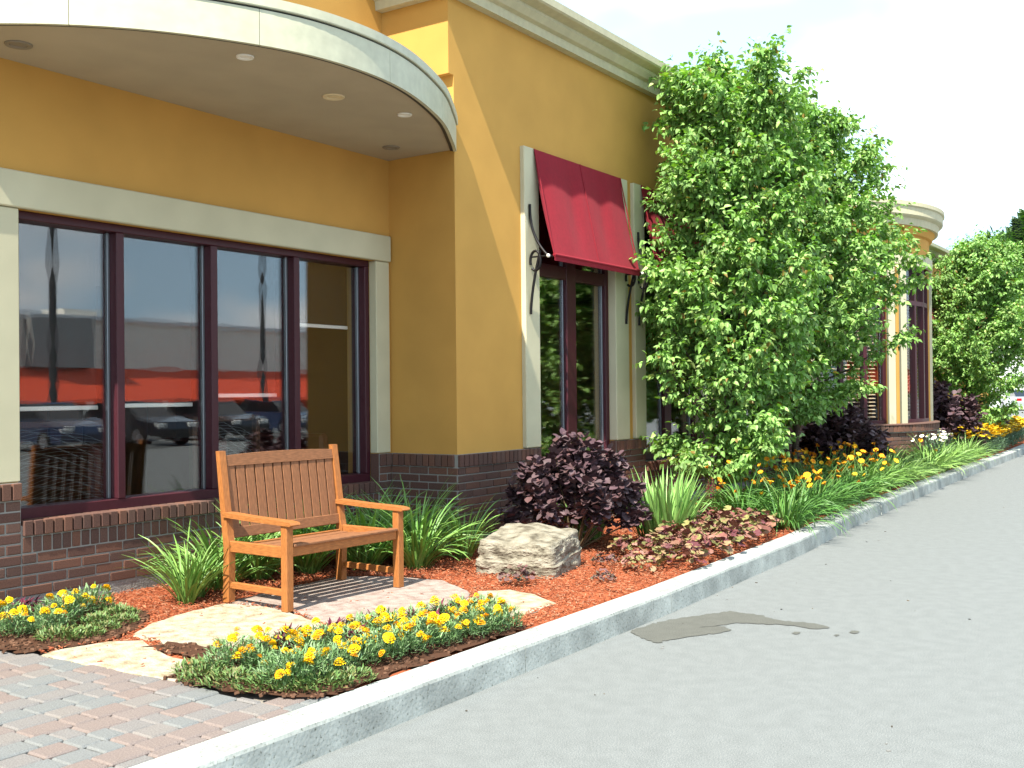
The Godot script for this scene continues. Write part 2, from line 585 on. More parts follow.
func make_building():
	building = thing("restaurant_building", "yellow stucco restaurant with brown brick base and cream trim", "building")
	loose_bricks = {}
	var Y = "yellow_stucco"
	# recessed wall
	boxpart(Vector3(-4, -0.2, -7.12), Vector3(4.11, 6.2, ZL), "wall", Y, building)
	boxpart(Vector3(4.11, 2.70, -7.12), Vector3(7.735, 6.2, ZL), "wall", Y, building)
	boxpart(Vector3(4.11, -0.2, -7.12), Vector3(7.735, 0.575, ZL), "wall", "mortar", building)
	boxpart(Vector3(7.735, -0.2, -7.12), Vector3(XR, 6.2, ZL), "wall", Y, building)
	# return wall and the thicker band above it
	boxpart(Vector3(XR, -0.2, -7.12), Vector3(8.2, 4.385, ZR), "wall", Y, building)
	boxpart(Vector3(7.872, 4.385, ZL), Vector3(8.2, 5.34, ZR), "wall", Y, building)
	boxpart(Vector3(XR, 4.385, -7.12), Vector3(8.2, 6.2, ZL), "wall", Y, building)
	# projecting wall
	var wins = [9.33, 11.73, 14.13]
	var x = 8.2
	for w in wins:
		boxpart(Vector3(x, -0.2, -6.2), Vector3(w, 3.9, ZR), "wall", Y, building)
		boxpart(Vector3(w, -0.2, -6.2), Vector3(w + 1.65, 0.57, ZR), "wall", "mortar", building)
		x = w + 1.65
	boxpart(Vector3(x, -0.2, -6.2), Vector3(18.1, 3.9, ZR), "wall", Y, building)
	boxpart(Vector3(8.2, 3.9, -6.2), Vector3(18.1, 5.34, ZR), "wall", Y, building)
	# beyond the round bay
	boxpart(Vector3(22.9, -0.2, -6.2), Vector3(25.0, 3.9, ZR), "wall", Y, building)
	boxpart(Vector3(25.0, -0.2, -6.2), Vector3(26.65, 0.57, ZR), "wall", "mortar", building)
	boxpart(Vector3(26.65, -0.2, -6.2), Vector3(34, 3.9, ZR), "wall", Y, building)
	boxpart(Vector3(22.9, 3.9, -6.2), Vector3(34, 4.75, ZR), "wall", Y, building)
	# rest of the shell
	boxpart(Vector3(-4.25, -0.2, -16), Vector3(-4, 6.2, ZL), "wall", Y, building)
	boxpart(Vector3(34, -0.2, -16), Vector3(34.25, 4.75, ZR), "wall", Y, building)
	boxpart(Vector3(-4.25, -0.2, -16.25), Vector3(34.25, 5.34, -16), "wall", Y, building)
	boxpart(Vector3(-4, 4.5, -16), Vector3(XR, 4.7, -7.12), "roof", "roof_membrane", building)
	boxpart(Vector3(8.2, 4.5, -16), Vector3(34, 4.7, -6.2), "roof", "roof_membrane", building)
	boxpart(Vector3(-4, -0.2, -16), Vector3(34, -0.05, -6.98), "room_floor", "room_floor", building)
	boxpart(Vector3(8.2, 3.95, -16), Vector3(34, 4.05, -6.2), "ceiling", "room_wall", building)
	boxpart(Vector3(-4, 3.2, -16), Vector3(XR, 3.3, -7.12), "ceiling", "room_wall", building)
	# dividing wall with wood panelling behind the window
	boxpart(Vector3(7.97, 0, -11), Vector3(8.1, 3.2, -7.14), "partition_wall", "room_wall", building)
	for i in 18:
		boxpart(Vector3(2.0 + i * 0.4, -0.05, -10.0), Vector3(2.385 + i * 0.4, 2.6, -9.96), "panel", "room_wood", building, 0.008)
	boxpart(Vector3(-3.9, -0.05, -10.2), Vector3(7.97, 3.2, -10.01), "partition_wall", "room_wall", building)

	# concrete footing
	boxpart(Vector3(-4, -0.2, ZL), Vector3(XR - 0.03, 0.088, ZL + 0.036), "footing", "concrete", building)
	boxpart(Vector3(XR - 0.036, -0.2, ZL + 0.036), Vector3(XR, 0.06, ZR), "footing", "concrete", building)
	boxpart(Vector3(XR - 0.036, -0.2, ZR), Vector3(17.95, 0.06, ZR + 0.033), "footing", "concrete", building)
	# mortar cores and bricks
	var core = boxpart(Vector3(4.11, 0.088, ZL + 0.001), Vector3(7.735, 0.565, ZL + 0.034), "brick_base", "mortar", building)
	var fz = Vector3.BACK
	var zb = ZL + 0.04
	courses(core, Vector3(4.11, 0, zb), Vector3.RIGHT, fz, 3.625, 0.088, 4)
	uprights(core, Vector3(4.115, 0, zb), Vector3.RIGHT, fz, 3.61, 0.376, 0.114)
	uprights(core, Vector3(4.115, 0, zb), Vector3.RIGHT, fz, 3.61, 0.490, 0.112, 0.018, false, 0.16)
	var pier_l = boxpart(Vector3(-4, 0.088, ZL + 0.001), Vector3(4.108, 0.855, ZL + 0.034), "brick_base", "mortar", building)
	courses(pier_l, Vector3(3.66, 0, zb), Vector3.RIGHT, fz, 0.45, 0.088, 9, false, 1)
	courses(pier_l, Vector3(-4, 0, zb), Vector3.RIGHT, fz, 7.66, 0.088, 9, true, 1)
	uprights(pier_l, Vector3(3.66, 0, zb), Vector3.RIGHT, fz, 0.45, 0.736, 0.122, 0.018, false, 0.09)
	uprights(pier_l, Vector3(-4, 0, zb), Vector3.RIGHT, fz, 7.66, 0.736, 0.122, 0.018, true, 0.09)
	var pier_r = boxpart(Vector3(7.738, 0.088, ZL + 0.001), Vector3(XR - 0.036, 0.855, ZL + 0.034), "brick_base", "mortar", building)
	courses(pier_r, Vector3(7.737, 0, zb), Vector3.RIGHT, fz, 0.18, 0.088, 9)
	uprights(pier_r, Vector3(7.737, 0, zb), Vector3.RIGHT, fz, 0.17, 0.736, 0.122, 0.018, false, 0.09)
	var fx = Vector3.LEFT
	var ret = boxpart(Vector3(XR - 0.034, 0.06, ZL + 0.036), Vector3(XR, 0.855, ZR + 0.03), "brick_base", "mortar", building)
	courses(ret, Vector3(XR - 0.04, 0, ZL + 0.036), Vector3.BACK, fx, ZR - ZL, 0.088, 9)
	uprights(ret, Vector3(XR - 0.04, 0, ZL + 0.06), Vector3.BACK, fx, ZR - ZL - 0.06, 0.736, 0.122, 0.018, false, 0.09)
	var fac = boxpart(Vector3(XR + 0.002, 0.06, ZR + 0.001), Vector3(9.33, 0.855, ZR + 0.03), "brick_base", "mortar", building)
	var zf = ZR + 0.04
	courses(fac, Vector3(XR - 0.035, 0, zf), Vector3.RIGHT, fz, 9.36 - XR, 0.088, 9, false, 1)
	uprights(fac, Vector3(XR - 0.035, 0, zf), Vector3.RIGHT, fz, 9.36 - XR, 0.736, 0.122, 0.018, false, 0.09)
	x = 9.33
	for w in wins:
		boxpart(Vector3(w + 0.002, 0.06, ZR + 0.001), Vector3(w + 1.648, 0.55, ZR + 0.03), "brick_base", "mortar", building)
		courses(null, Vector3(w + 0.01, 0, zf), Vector3.RIGHT, fz, 1.63, 0.088, 5, true)
		uprights(null, Vector3(w + 0.005, 0, zf), Vector3.RIGHT, fz, 1.64, 0.448, 0.122, 0.018, true, 0.15)
		var e = w + 2.4 if w < 14 else 17.95
		boxpart(Vector3(w + 1.652, 0.06, ZR + 0.001), Vector3(e - 0.002, 0.855, ZR + 0.03), "brick_base", "mortar", building)
		courses(null, Vector3(w + 1.652, 0, zf), Vector3.RIGHT, fz, e - w - 1.66, 0.088, 9, true, 1)
		uprights(null, Vector3(w + 1.652, 0, zf), Vector3.RIGHT, fz, e - w - 1.66, 0.736, 0.122, 0.018, true, 0.12)

	# cream trim round the wide window
	boxpart(Vector3(2.4, 2.697, ZL - 0.005), Vector3(7.928, 2.945, ZL + 0.045), "lintel", "cream_stucco", building, 0.008)
	boxpart(Vector3(7.729, 0.862, ZL - 0.07), Vector3(7.922, 2.694, ZL + 0.022), "side_trim", "cream_stucco", building, 0.006)
	boxpart(Vector3(3.90, 0.862, ZL - 0.01), Vector3(4.116, 2.694, ZL + 0.022), "side_trim", "cream_stucco", building, 0.006)
	var big = window(4.113, 7.733, 0.592, 2.70, -6.92, [4.97, 5.855, 6.78], 0.0, 0.06, 0.068, 0.09)
	boxpart(Vector3(4.113, 0.575, -7.04), Vector3(7.733, 0.590, ZL + 0.012), "sill", "concrete", building, 0.004)

	boxpart(Vector3(7.727, 0.594, -6.828), Vector3(7.736, 0.858, ZL + 0.032), "reveal", "brick_1", building, 0.002)
	for w in wins:
		boxpart(Vector3(w + 1.642, 0.575, ZR - 0.045), Vector3(w + 1.6515, 0.858, ZR + 0.028), "reveal", "brick_1", building, 0.002)
	# facade windows and their trim
	for w in wins + [25.0]:
		window(w + 0.002, w + 1.648, 0.575, 3.9, ZR - 0.10, [w + 0.80], 2.72, 0.075, 0.2)
		boxpart(Vector3(w - 0.27, 0.862, ZR - 0.055), Vector3(w + 0.004, 3.93, ZR + 0.05), "side_trim", "cream_stucco", building, 0.008)
		boxpart(Vector3(w + 1.645, 0.862, ZR - 0.055), Vector3(w + 1.97, 3.93, ZR + 0.05), "side_trim", "cream_stucco", building, 0.008)

	# cornice, with its return along the side of the projecting wall
	var prof = [Vector2(0, 5.10), Vector2(0.09, 5.10), Vector2(0.10, 5.185), Vector2(0.15, 5.20), Vector2(0.20, 5.255), Vector2(0.20, 5.285), Vector2(0.31, 5.305), Vector2(0.33, 5.32), Vector2(0.33, 5.395), Vector2(0, 5.395)]
	var cb := MB.new()
	cb.sweep(prof, [[Vector3(7.87, 0, ZL + 0.001), Vector3.LEFT], [Vector3(7.87, 0, ZR + 0.001), Vector3(-1, 0, 1)], [Vector3(18.4, 0, ZR + 0.001), Vector3.BACK]])
	var cm = cb.mesh()
	# flat faces: rebuild with one straight run each so that the mitre stays crisp
	var cb2 := MB.new()
	for i in prof.size() - 1:
		var p = prof[i]
		var q = prof[i + 1]
		var d2 = (q - p).normalized()
		var n2 = Vector2(d2.y, -d2.x)
		var A = func(pt): return Vector3(7.87 - pt.x, pt.y, ZL + 0.001)
		var B = func(pt): return Vector3(7.87 - pt.x, pt.y, ZR + 0.001 + pt.x)
		var D = func(pt): return Vector3(18.4, pt.y, ZR + 0.001 + pt.x)
		cb2.quad(A.call(p), A.call(q), B.call(q), B.call(p), Vector3(-n2.x, n2.y, 0))
		cb2.quad(B.call(p), B.call(q), D.call(q), D.call(p), Vector3(0, n2.y, n2.x))
	put(cb2, "cornice", "cornice_paint", building)
	boxpart(Vector3(7.8, 5.345, -6.3), Vector3(18.4, 5.39, ZR), "coping", "cornice_paint", building)
	var cb3 := MB.new()
	var prof3 = []
	for p in prof:
		prof3.append(p - Vector2(0, 0.62))
	cb3.sweep(prof3, straight(Vector3(22.6, 0, ZR + 0.001), Vector3(34.4, 0, ZR + 0.001), Vector3.BACK))
	put(cb3, "cornice", "cornice_paint", building)
	make_canopy()
	make_bay()
	for k in loose_bricks:
		put(loose_bricks[k], "brick", k, building, "stuff")

func make_canopy():
	var canopy = group_node("canopy", building)
	var c := Curve3D.new()
	var pts = [Vector3(3.30, 0, -6.757), Vector3(3.58, 0, -6.12), Vector3(4.12, 0, -5.52), Vector3(4.80, 0, -5.12), Vector3(5.42, 0, -4.97), Vector3(6.12, 0, -5.03), Vector3(6.96, 0, -5.34), Vector3(7.62, 0, -5.72), Vector3(7.945, 0, -5.93)]
	for i in pts.size():
		var t = (pts[min(i + 1, pts.size() - 1)] - pts[max(i - 1, 0)]) / 6.0
		c.add_point(pts[i], -t, t)
	c.bake_interval = 0.05
	var L = c.get_baked_length()
	var frame = func(s):
		var p = c.sample_baked(s, true)
		var t = (c.sample_baked(min(s + 0.05, L), true) - c.sample_baked(max(s - 0.05, 0.0), true)).normalized()
		return [p, t.cross(Vector3.UP).normalized() * (1.0 if t.cross(Vector3.UP).z > 0.0 or t.cross(Vector3.UP).x < -0.5 else -1.0)]
	# fascia in sheet-metal lengths
	var n = 5
	for k in n:
		var fr = []
		for i in 13:
			fr.append(frame.call(lerpf(L * k / n + 0.002, L * (k + 1) / n - 0.002, i / 12.0)))
		var b := MB.new()
		b.sweep([Vector2(-0.03, 3.665), Vector2(0.0, 3.665), Vector2(0.0, 3.895), Vector2(-0.03, 3.895)], fr)
		put(b, "fascia_panel", "fascia_metal", canopy)
	var all = []
	for i in 61:
		all.append(frame.call(L * i / 60.0))
	var inner := MB.new()
	inner.sweep([Vector2(-0.06, 3.67), Vector2(-0.012, 3.67), Vector2(-0.012, 3.93), Vector2(-0.06, 3.93)], all)
	put(inner, "rim", "pole_paint", canopy)
	var cap := MB.new()
	cap.sweep([Vector2(-0.2, 3.915), Vector2(0.012, 3.908), Vector2(0.016, 3.915), Vector2(0.016, 3.975), Vector2(-0.2, 4.0)], all)
	put(cap, "cap_flashing", "fascia_metal", canopy)
	var poly := PackedVector2Array()
	for f in all:
		var p = f[0] - f[1] * 0.02
		poly.append(Vector2(p.x, max(p.z, ZL + 0.002)))
	poly.append(Vector2(XR - 0.001, ZL + 0.002))
	for e in [[3.685, "soffit", "soffit_stucco"], [3.955, "roof", "roof_membrane"]]:
		var b := MB.new()
		var t = Geometry2D.triangulate_polygon(poly)
		for k in range(0, t.size(), 3):
			var q = []
			for m in 3:
				q.append(Vector3(poly[t[k + m]].x, e[0], poly[t[k + m]].y))
			var nn = Vector3.DOWN if e[1] == "soffit" else Vector3.UP
			b.tri(q[0], q[1], q[2], nn, nn, nn)
		put(b, e[1], e[2], canopy)
	# recessed lamps, unlit
	for s in [[4.93, -5.43, 0.06, "white_paint"], [6.70, -5.52, 0.06, "white_paint"], [5.98, -5.62, 0.085, "lamp_trim"], [7.52, -6.36, 0.08, "lamp_recess"], [3.92, -6.41, 0.085, "lamp_recess"]]:
		var lamp = group_node("downlight", canopy)
		lamp.position = Vector3(s[0], 3.684, s[1])
		var b := MB.new()
		b.lathe([Vector2(s[2] * 0.62, 0.0), Vector2(s[2] * 0.66, -0.006), Vector2(s[2] * 0.94, -0.010), Vector2(s[2], -0.004), Vector2(s[2], 0.0)], Vector3.ZERO, 28)
		put(b, "trim_ring", s[3], lamp)
		var d := MB.new()
		d.lathe([Vector2(0.001, -0.002), Vector2(s[2] * 0.4, -0.003), Vector2(s[2] * 0.64, -0.001)], Vector3.ZERO, 24)
		put(d, "lens", s[3], lamp)

func make_bay():
	var bay = group_node("round_bay", building)
	var w0 = [82.0, 108.6]
	var w1 = [118.4, 146.0]
	var w2 = [46.0, 72.2]
	var rect = func(r0, r1, y0, y1): return [Vector2(r0, y0), Vector2(r1, y0), Vector2(r1, y1), Vector2(r0, y1)]
	var piece = func(prof, a0, a1, called, m, steps = 24):
		var b := MB.new()
		b.sweep(prof, arc(TX, TZ, 0.0, a0, a1, steps))
		return put(b, called, m, bay)
	piece.call(rect.call(2.65, 2.96, -0.2, 0.66), 25, 155, "base_core", "mortar", 60)
	piece.call(rect.call(2.65, 2.88, 3.80, 4.75), 20, 160, "upper_wall", "yellow_stucco", 60)
	for p in [[20.0, 46.0], [72.2, 82.0], [108.6, 118.4], [146.0, 160.0]]:
		piece.call(rect.call(2.65, 2.875, 0.8, 3.80), p[0], p[1], "pier", "yellow_stucco", 8)
	piece.call(rect.call(2.875, 2.935, 3.62, 3.82), 25, 155, "window_header", "cream_stucco", 60)
	for w in [w0, w1, w2]:
		for s in [-1, 1]:
			var e = w[0] if s < 0 else w[1]
			piece.call(rect.call(2.876, 2.915, 0.80, 3.62), e, e + s * 3.4, "side_trim", "cream_stucco", 4)
			piece.call(rect.call(2.74, 2.85, 0.83, 3.62), e, e - s * 1.6, "jamb", "frame_paint", 4)
		var mid = (w[0] + w[1]) * 0.5
		for q in [w[0] + (w[1] - w[0]) / 3.0, w[0] + (w[1] - w[0]) * 2.0 / 3.0]:
			piece.call(rect.call(2.74, 2.85, 0.83, 3.62), q - 0.7, q + 0.7, "mullion", "frame_paint", 4)
		piece.call(rect.call(2.74, 2.85, 2.92, 3.0), w[0] + 1.6, w[1] - 1.6, "transom", "frame_paint", 16)
		piece.call(rect.call(2.74, 2.86, 0.80, 0.88), w[0] + 1.6, w[1] - 1.6, "bottom_rail", "frame_paint", 16)
		piece.call(rect.call(2.785, 2.797, 0.88, 3.62), w[0] + 1.6, w[1] - 1.6, "pane", "window_glass", 16)
		# venetian blind
		for i in 30:
			piece.call([Vector2(2.66, 0.95 + i * 0.065), Vector2(2.70, 0.93 + i * 0.065), Vector2(2.70, 0.934 + i * 0.065), Vector2(2.66, 0.954 + i * 0.065)], w[0] + 2, w[1] - 2, "blind_slat", "blind_slat", 8)
	# bricks of the base, too small to pick apart
	for k in 62:
		var a = deg_to_rad(34 + k * 1.9)
		var out = Vector3(cos(a), 0, sin(a))
		var along = out.cross(Vector3.UP) * -1.0
		lay(null, Vector3(TX, 0.735, TZ) + out * 3.02, along, out, Vector3(0.088, 0.12, 0.25), true)
		if k % 2 == 0:
			for i in 9:
				var a2 = a + deg_to_rad(2.2) * (i % 2)
				var o2 = Vector3(cos(a2), 0, sin(a2))
				lay(null, Vector3(TX, 0.05 + i * 0.072, TZ) + o2 * 2.98, o2.cross(Vector3.UP) * -1.0, o2, Vector3(0.186, 0.06, 0.05), true)
	piece.call(rect.call(2.65, 3.0, 0.66, 0.79), 25, 155, "sill_course", "mortar", 60)
	piece.call([Vector2(2.65, 0.795), Vector2(3.035, 0.797), Vector2(3.03, 0.812), Vector2(2.65, 0.83)], 25, 155, "sill_slope", "brick_4", 60)
	# overhanging ring
	piece.call([Vector2(2.5, 4.30), Vector2(3.04, 4.30), Vector2(3.06, 4.42), Vector2(3.11, 4.45), Vector2(3.13, 4.47), Vector2(3.13, 4.60), Vector2(3.16, 4.62), Vector2(3.16, 4.69), Vector2(2.5, 4.75)], 0, 180, "ring_cornice", "cornice_paint", 72)
	piece.call([Vector2(2.88, 4.16), Vector2(2.93, 4.18), Vector2(2.99, 4.298), Vector2(2.88, 4.298)], 0, 180, "cove", "yellow_stucco", 72)
	var top := MB.new()
	top.lathe([Vector2(0.01, 4.74), Vector2(2.6, 4.735)], Vector3(TX, 0, TZ), 40)
	put(top, "roof", "roof_membrane", bay)

# ---------------------------------------------------------------- awnings
func make_awning(x0, label):
	var t = thing("awning", label, "awning", Vector3(x0, 0, ZR), 0.0, "red fabric awnings over the tall windows")
	var w = 1.87
	var top = Vector2(0.055, 3.925)
	var bot = Vector2(0.285, 2.815)
	var b := MB.new()
	var nx = 26
	var ny = 12
	var pos = func(u, v):
		var sag = 0.022 * sin(PI * v) * (0.5 + 0.5 * cos(u * TAU * 3.0)) + 0.012 * sin(u * 37.0 + v * 3.0) * v * (1.0 - v)
		return Vector3(u * w, lerpf(top.y, bot.y, v) , lerpf(top.x, bot.x, v) - sag)
	var nrm = func(u, v):
		var e = 0.01
		var n = (pos.call(u + e, v) - pos.call(u - e, v)).cross(pos.call(u, v + e) - pos.call(u, v - e)).normalized()
		return n if n.z > 0 else -n
	for i in nx:
		for j in ny:
			var u0 = float(i) / nx
			var u1 = float(i + 1) / nx
			var v0 = float(j) / ny
			var v1 = float(j + 1) / ny
			b.quads(pos.call(u0, v0), pos.call(u1, v0), pos.call(u1, v1), pos.call(u0, v1), nrm.call(u0, v0), nrm.call(u1, v0), nrm.call(u1, v1), nrm.call(u0, v1))
	put(b, "fabric", "awning_cloth", t)
	var hem := MB.new()
	hem.tube([Vector3(0, bot.y + 0.005, bot.x + 0.004), Vector3(w, bot.y + 0.005, bot.x + 0.004)], 0.018, 10)
	hem.box(Vector3(0, bot.y - 0.055, bot.x + 0.006), Vector3(w, bot.y, bot.x + 0.011))
	put(hem, "hem", "awning_cloth", t)
	for x in [0.005, w * 0.5, w - 0.005]:
		var seam := MB.new()
		seam.bar(Vector3(x, top.y, top.x + 0.004), Vector3(x, bot.y, bot.x + 0.004), 0.02, 0.006, 0.001)
		put(seam, "seam", "awning_cloth", t)
	for x in [-0.10, w + 0.10]:
		var br = group_node("bracket", t)
		var s := MB.new()
		var p = []
		# upper bow from the trim out to the awning bar
		for i in 13:
			var k = i / 12.0
			p.append(Vector3(x, lerpf(3.34, 2.80, k), 0.065 + 0.21 * pow(k, 2.6)))
		s.tube(p, 0.014, 8)
		p = []
		# scroll
		for i in 21:
			var a = lerpf(-0.4, TAU * 0.86, i / 20.0)
			p.append(Vector3(x, 2.76 + 0.10 * sin(a) , 0.125 - 0.06 * cos(a)))
		s.tube(p, 0.014, 8)
		p = []
		# lower bow back to the trim
		for i in 13:
			var k = i / 12.0
			p.append(Vector3(x, lerpf(2.86, 2.22, k), 0.065 + 0.12 * pow(1.0 - k, 1.6)))
		s.tube(p, 0.014, 8)
		s.tube([Vector3(x, 2.80, 0.06), Vector3(x, 2.80, 0.29)], 0.009, 8)
		put(s, "scroll", "wrought_iron", br)
		var inner = x + (0.14 if x < 0 else -0.14)
		var rod := MB.new()
		rod.tube([Vector3(x, 2.80, 0.27), Vector3(inner, 2.81, 0.27)], 0.01, 8)
		put(rod, "rod", "wrought_iron", br)
		var ball := MB.new()
		var bp = []
		for i in 9:
			var a = PI * i / 8.0
			bp.append(Vector2(max(0.0005, 0.02 * sin(a)), -0.02 * cos(a)))
		ball.lathe(bp, Vector3(x, 2.80, 0.28), 12)
		put(ball, "finial", "white_paint", br)
	return t

# ---------------------------------------------------------------- ground
const KERB := [[-6.0, -3.30], [3.0, -3.32], [7.0, -3.325], [8.6, -3.385], [10.1, -3.43], [11.0, -3.50], [12.0, -3.585], [14.0, -3.68], [16.0, -3.77], [18.6, -3.86], [22.0, -3.95], [26.0, -4.03], [30.0, -4.2], [36.0, -4.6]]

func kerb_z(x):
	for i in KERB.size() - 1:
		if x <= KERB[i + 1][0]:
			return lerpf(KERB[i][1], KERB[i + 1][1], clampf((x - KERB[i][0]) / (KERB[i + 1][0] - KERB[i][0]), 0, 1))
	return KERB[-1][1]

var FLAGS := {}
var BED_FRONT := PackedVector2Array([Vector2(3.52, -4.5), Vector2(3.49, -4.22), Vector2(3.51, -4.0), Vector2(3.56, -3.8), Vector2(3.64, -3.545), Vector2(5.40, -3.545), Vector2(5.48, -3.70), Vector2(5.46, -3.92), Vector2(5.3, -4.04), Vector2(4.9, -4.28), Vector2(4.5, -4.42), Vector2(4.1, -4.70), Vector2(4.0, -5.1), Vector2(3.88, -5.12), Vector2(3.85, -4.62)])
var BED_LEFT := PackedVector2Array([Vector2(3.43, -6.2), Vector2(3.41, -5.6), Vector2(3.62, -5.52), Vector2(3.9, -5.46), Vector2(4.2, -5.6), Vector2(4.5, -5.92), Vector2(4.5, -6.4), Vector2(4.3, -6.68), Vector2(3.5, -6.68)])

func roughen(poly, amount, step, seed_):
	var r := RandomNumberGenerator.new()
	r.seed = seed_
	var out := PackedVector2Array()
	for i in poly.size():
		var a = poly[i]
		var b = poly[(i + 1) % poly.size()]
		var n = max(1, int(a.distance_to(b) / step))
		for k in n:
			var p = a.lerp(b, float(k) / n)
			out.append(p + Vector2(r.randf_range(-amount, amount), r.randf_range(-amount, amount)))
	return out

func sheet(poly, y, called, m, parent):
	var b := MB.new()
	var t = Geometry2D.triangulate_polygon(poly)
	for k in range(0, t.size(), 3):
		var q = []
		for j in 3:
			q.append(Vector3(poly[t[k + j]].x, y, poly[t[k + j]].y))
		b.tri(q[0], q[1], q[2], Vector3.UP, Vector3.UP, Vector3.UP)
	return put(b, called, m, parent)

func make_ground():
	var g := MB.new()
	for i in 8:
		for j in 8:
			var x0 = -300.0 + i * 100.0
			var z0 = -400.0 + j * 100.0
			g.quad(Vector3(x0, -0.155, z0), Vector3(x0 + 100, -0.155, z0), Vector3(x0 + 100, -0.155, z0 + 100), Vector3(x0, -0.155, z0 + 100), Vector3.UP)
	var road = struct(g, "road", "asphalt", "pale weathered asphalt driveway running along the kerb", "road")
	# damp patch and pale scuffs on the asphalt
	var st = PackedVector2Array([Vector2(6.25, -3.30), Vector2(6.05, -3.02), Vector2(6.35, -2.88), Vector2(6.62, -2.74), Vector2(6.72, -2.83), Vector2(6.60, -2.95), Vector2(6.85, -2.82), Vector2(6.98, -2.52), Vector2(6.95, -2.30), Vector2(7.06, -2.22), Vector2(7.12, -2.36), Vector2(7.10, -2.62), Vector2(7.20, -2.78), Vector2(7.22, -2.98), Vector2(7.02, -3.08), Vector2(6.85, -3.18), Vector2(6.55, -3.28)])
	for e in Geometry2D.offset_polygon(st, 0.035):
		sheet(roughen(e, 0.02, 0.03, 7), -0.153, "stain_edge", "asphalt_damp", road)
	sheet(roughen(st, 0.02, 0.03, 5), -0.151, "stain", "asphalt_stain", road)
	for s in [[7.0, -2.05, 0.03], [6.78, -2.36, 0.025], [6.85, -2.12, 0.015]]:
		var pl := PackedVector2Array()
		for k in 9:
			var a = TAU * k / 9
			pl.append(Vector2(s[0] + cos(a) * s[2] * 1.4, s[1] + sin(a) * s[2]))
		sheet(roughen(pl, 0.008, 0.02, 6), -0.151, "stain", "asphalt_stain", road)

	# kerb in cast lengths
	var kerb := Node3D.new()
	kerb.name = "kerb"
	add_child(kerb)
	tag(kerb, "pale concrete kerb between the planting bed and the driveway", "kerb", "", "structure")
	var prof = [Vector2(-0.215, -0.3), Vector2(-0.215, -0.012), Vector2(-0.205, 0.0), Vector2(-0.022, 0.0), Vector2(-0.006, -0.006), Vector2(0.0, -0.022), Vector2(0.012, -0.3)]
	var joints = [-6.0, -3.0, 0.0, 2.2, 5.05, 6.95, 8.9, 10.75]
	var xx = 10.75
	while xx < 36:
		xx += 1.0 if xx < 20 else 1.5
		joints.append(xx)
	for i in joints.size() - 1:
		var fr = []
		var n = 8
		var jog = rng.randf_range(-0.006, 0.006) if joints[i] > 10 else 0.0
		for k in n + 1:
			var x = lerpf(joints[i] + 0.003, joints[i + 1] - 0.003, float(k) / n)
			var d = Vector3(0.02, 0, kerb_z(x + 0.01) - kerb_z(x - 0.01)).normalized()
			fr.append([Vector3(x, jog * 0.5, kerb_z(x) + jog), Vector3(-d.z, 0, d.x)])
		var b := MB.new()
		b.sweep(prof, fr)
		put(b, "kerb_stone", "kerb_concrete", kerb)

	# pavers
	var base := MB.new()
	base.quad(Vector3(-6, -0.03, -6.74), Vector3(3.75, -0.03, -6.74), Vector3(3.75, -0.03, -3.5), Vector3(-6, -0.03, -3.5), Vector3.UP)
	var paving = struct(base, "pavement", "joint_sand", "pink and grey tumbled concrete pavers beside the flower beds", "pavement")
	var pm := {}
	var z = -3.545
	var pr := RandomNumberGenerator.new()
	pr.seed = 77
	var rows = [0.075, 0.145, 0.145, 0.145, 0.145, 0.145, 0.145, 0.145, 0.145, 0.145, 0.145, 0.145, 0.145, 0.145, 0.145, 0.145, 0.145, 0.145, 0.145, 0.145, 0.145, 0.145]
	var far := {}
	for rw in rows:
		var x = -5.9 + pr.randf_range(0, 0.15)
		while x < 3.72:
			var w = [0.11, 0.155, 0.155, 0.2, 0.2][pr.randi_range(0, 4)]
			var c = Vector2(x + w * 0.5, z - rw * 0.5)
			var lim = 3.74 if c.y > -3.75 else (3.5 if c.y > -5.6 else 3.42)
			if c.y < -4.35 and c.y > -5.5:
				lim = 3.52
			if x + w > lim:
				w = lim - x
			if w > 0.05:
				var h = 0.05
				var yy = pr.randf_range(-0.0035, 0.0025) - 0.004
				var sz = Vector3(snappedf(w - 0.008, 0.002), h, rw - 0.008)
				var kind = [0, 0, 0, 1, 1, 2, 2, 3, 4][pr.randi_range(0, 8)]
				var xf = Transform3D(Basis(Vector3.UP, pr.randf_range(-0.012, 0.012)) * Basis(Vector3.RIGHT, pr.randf_range(-0.008, 0.008)), Vector3(x + w * 0.5, yy - h * 0.5, c.y))
				if x > 1.75 and c.y > -6.4:
					var k = "%.3f_%.3f" % [sz.x, sz.z]
					if not pm.has(k):
						var b := MB.new()
						b.box(-sz * 0.5, sz * 0.5, 0.008)
						pm[k] = b.mesh()
					var o = put(pm[k], "paver", "paver_%d" % kind, paving)
					o.transform = xf
				else:
					var fk = "paver_%d" % kind
					if not far.has(fk):
						far[fk] = MB.new()
					far[fk].box(-sz * 0.5, sz * 0.5, 0.006, xf)
			x += max(w, 0.06)
		z -= rw
	for k in far:
		put(far[k], "paver", k, paving, "stuff")

	# planting bed: one uneven sheet of bark mulch from the pavers to beyond the round bay
	var nz := FastNoiseLite.new()
	nz.seed = 9
	nz.frequency = 1.4
	var m := MB.new()
	var hh = func(x, zz): return -0.012 - (0.06 if x < 3.78 else 0.0) + nz.get_noise_2d(x * 2.0, zz * 2.0) * 0.022 + nz.get_noise_2d(x * 9.0, zz * 9.0) * 0.007
	var x = 3.4
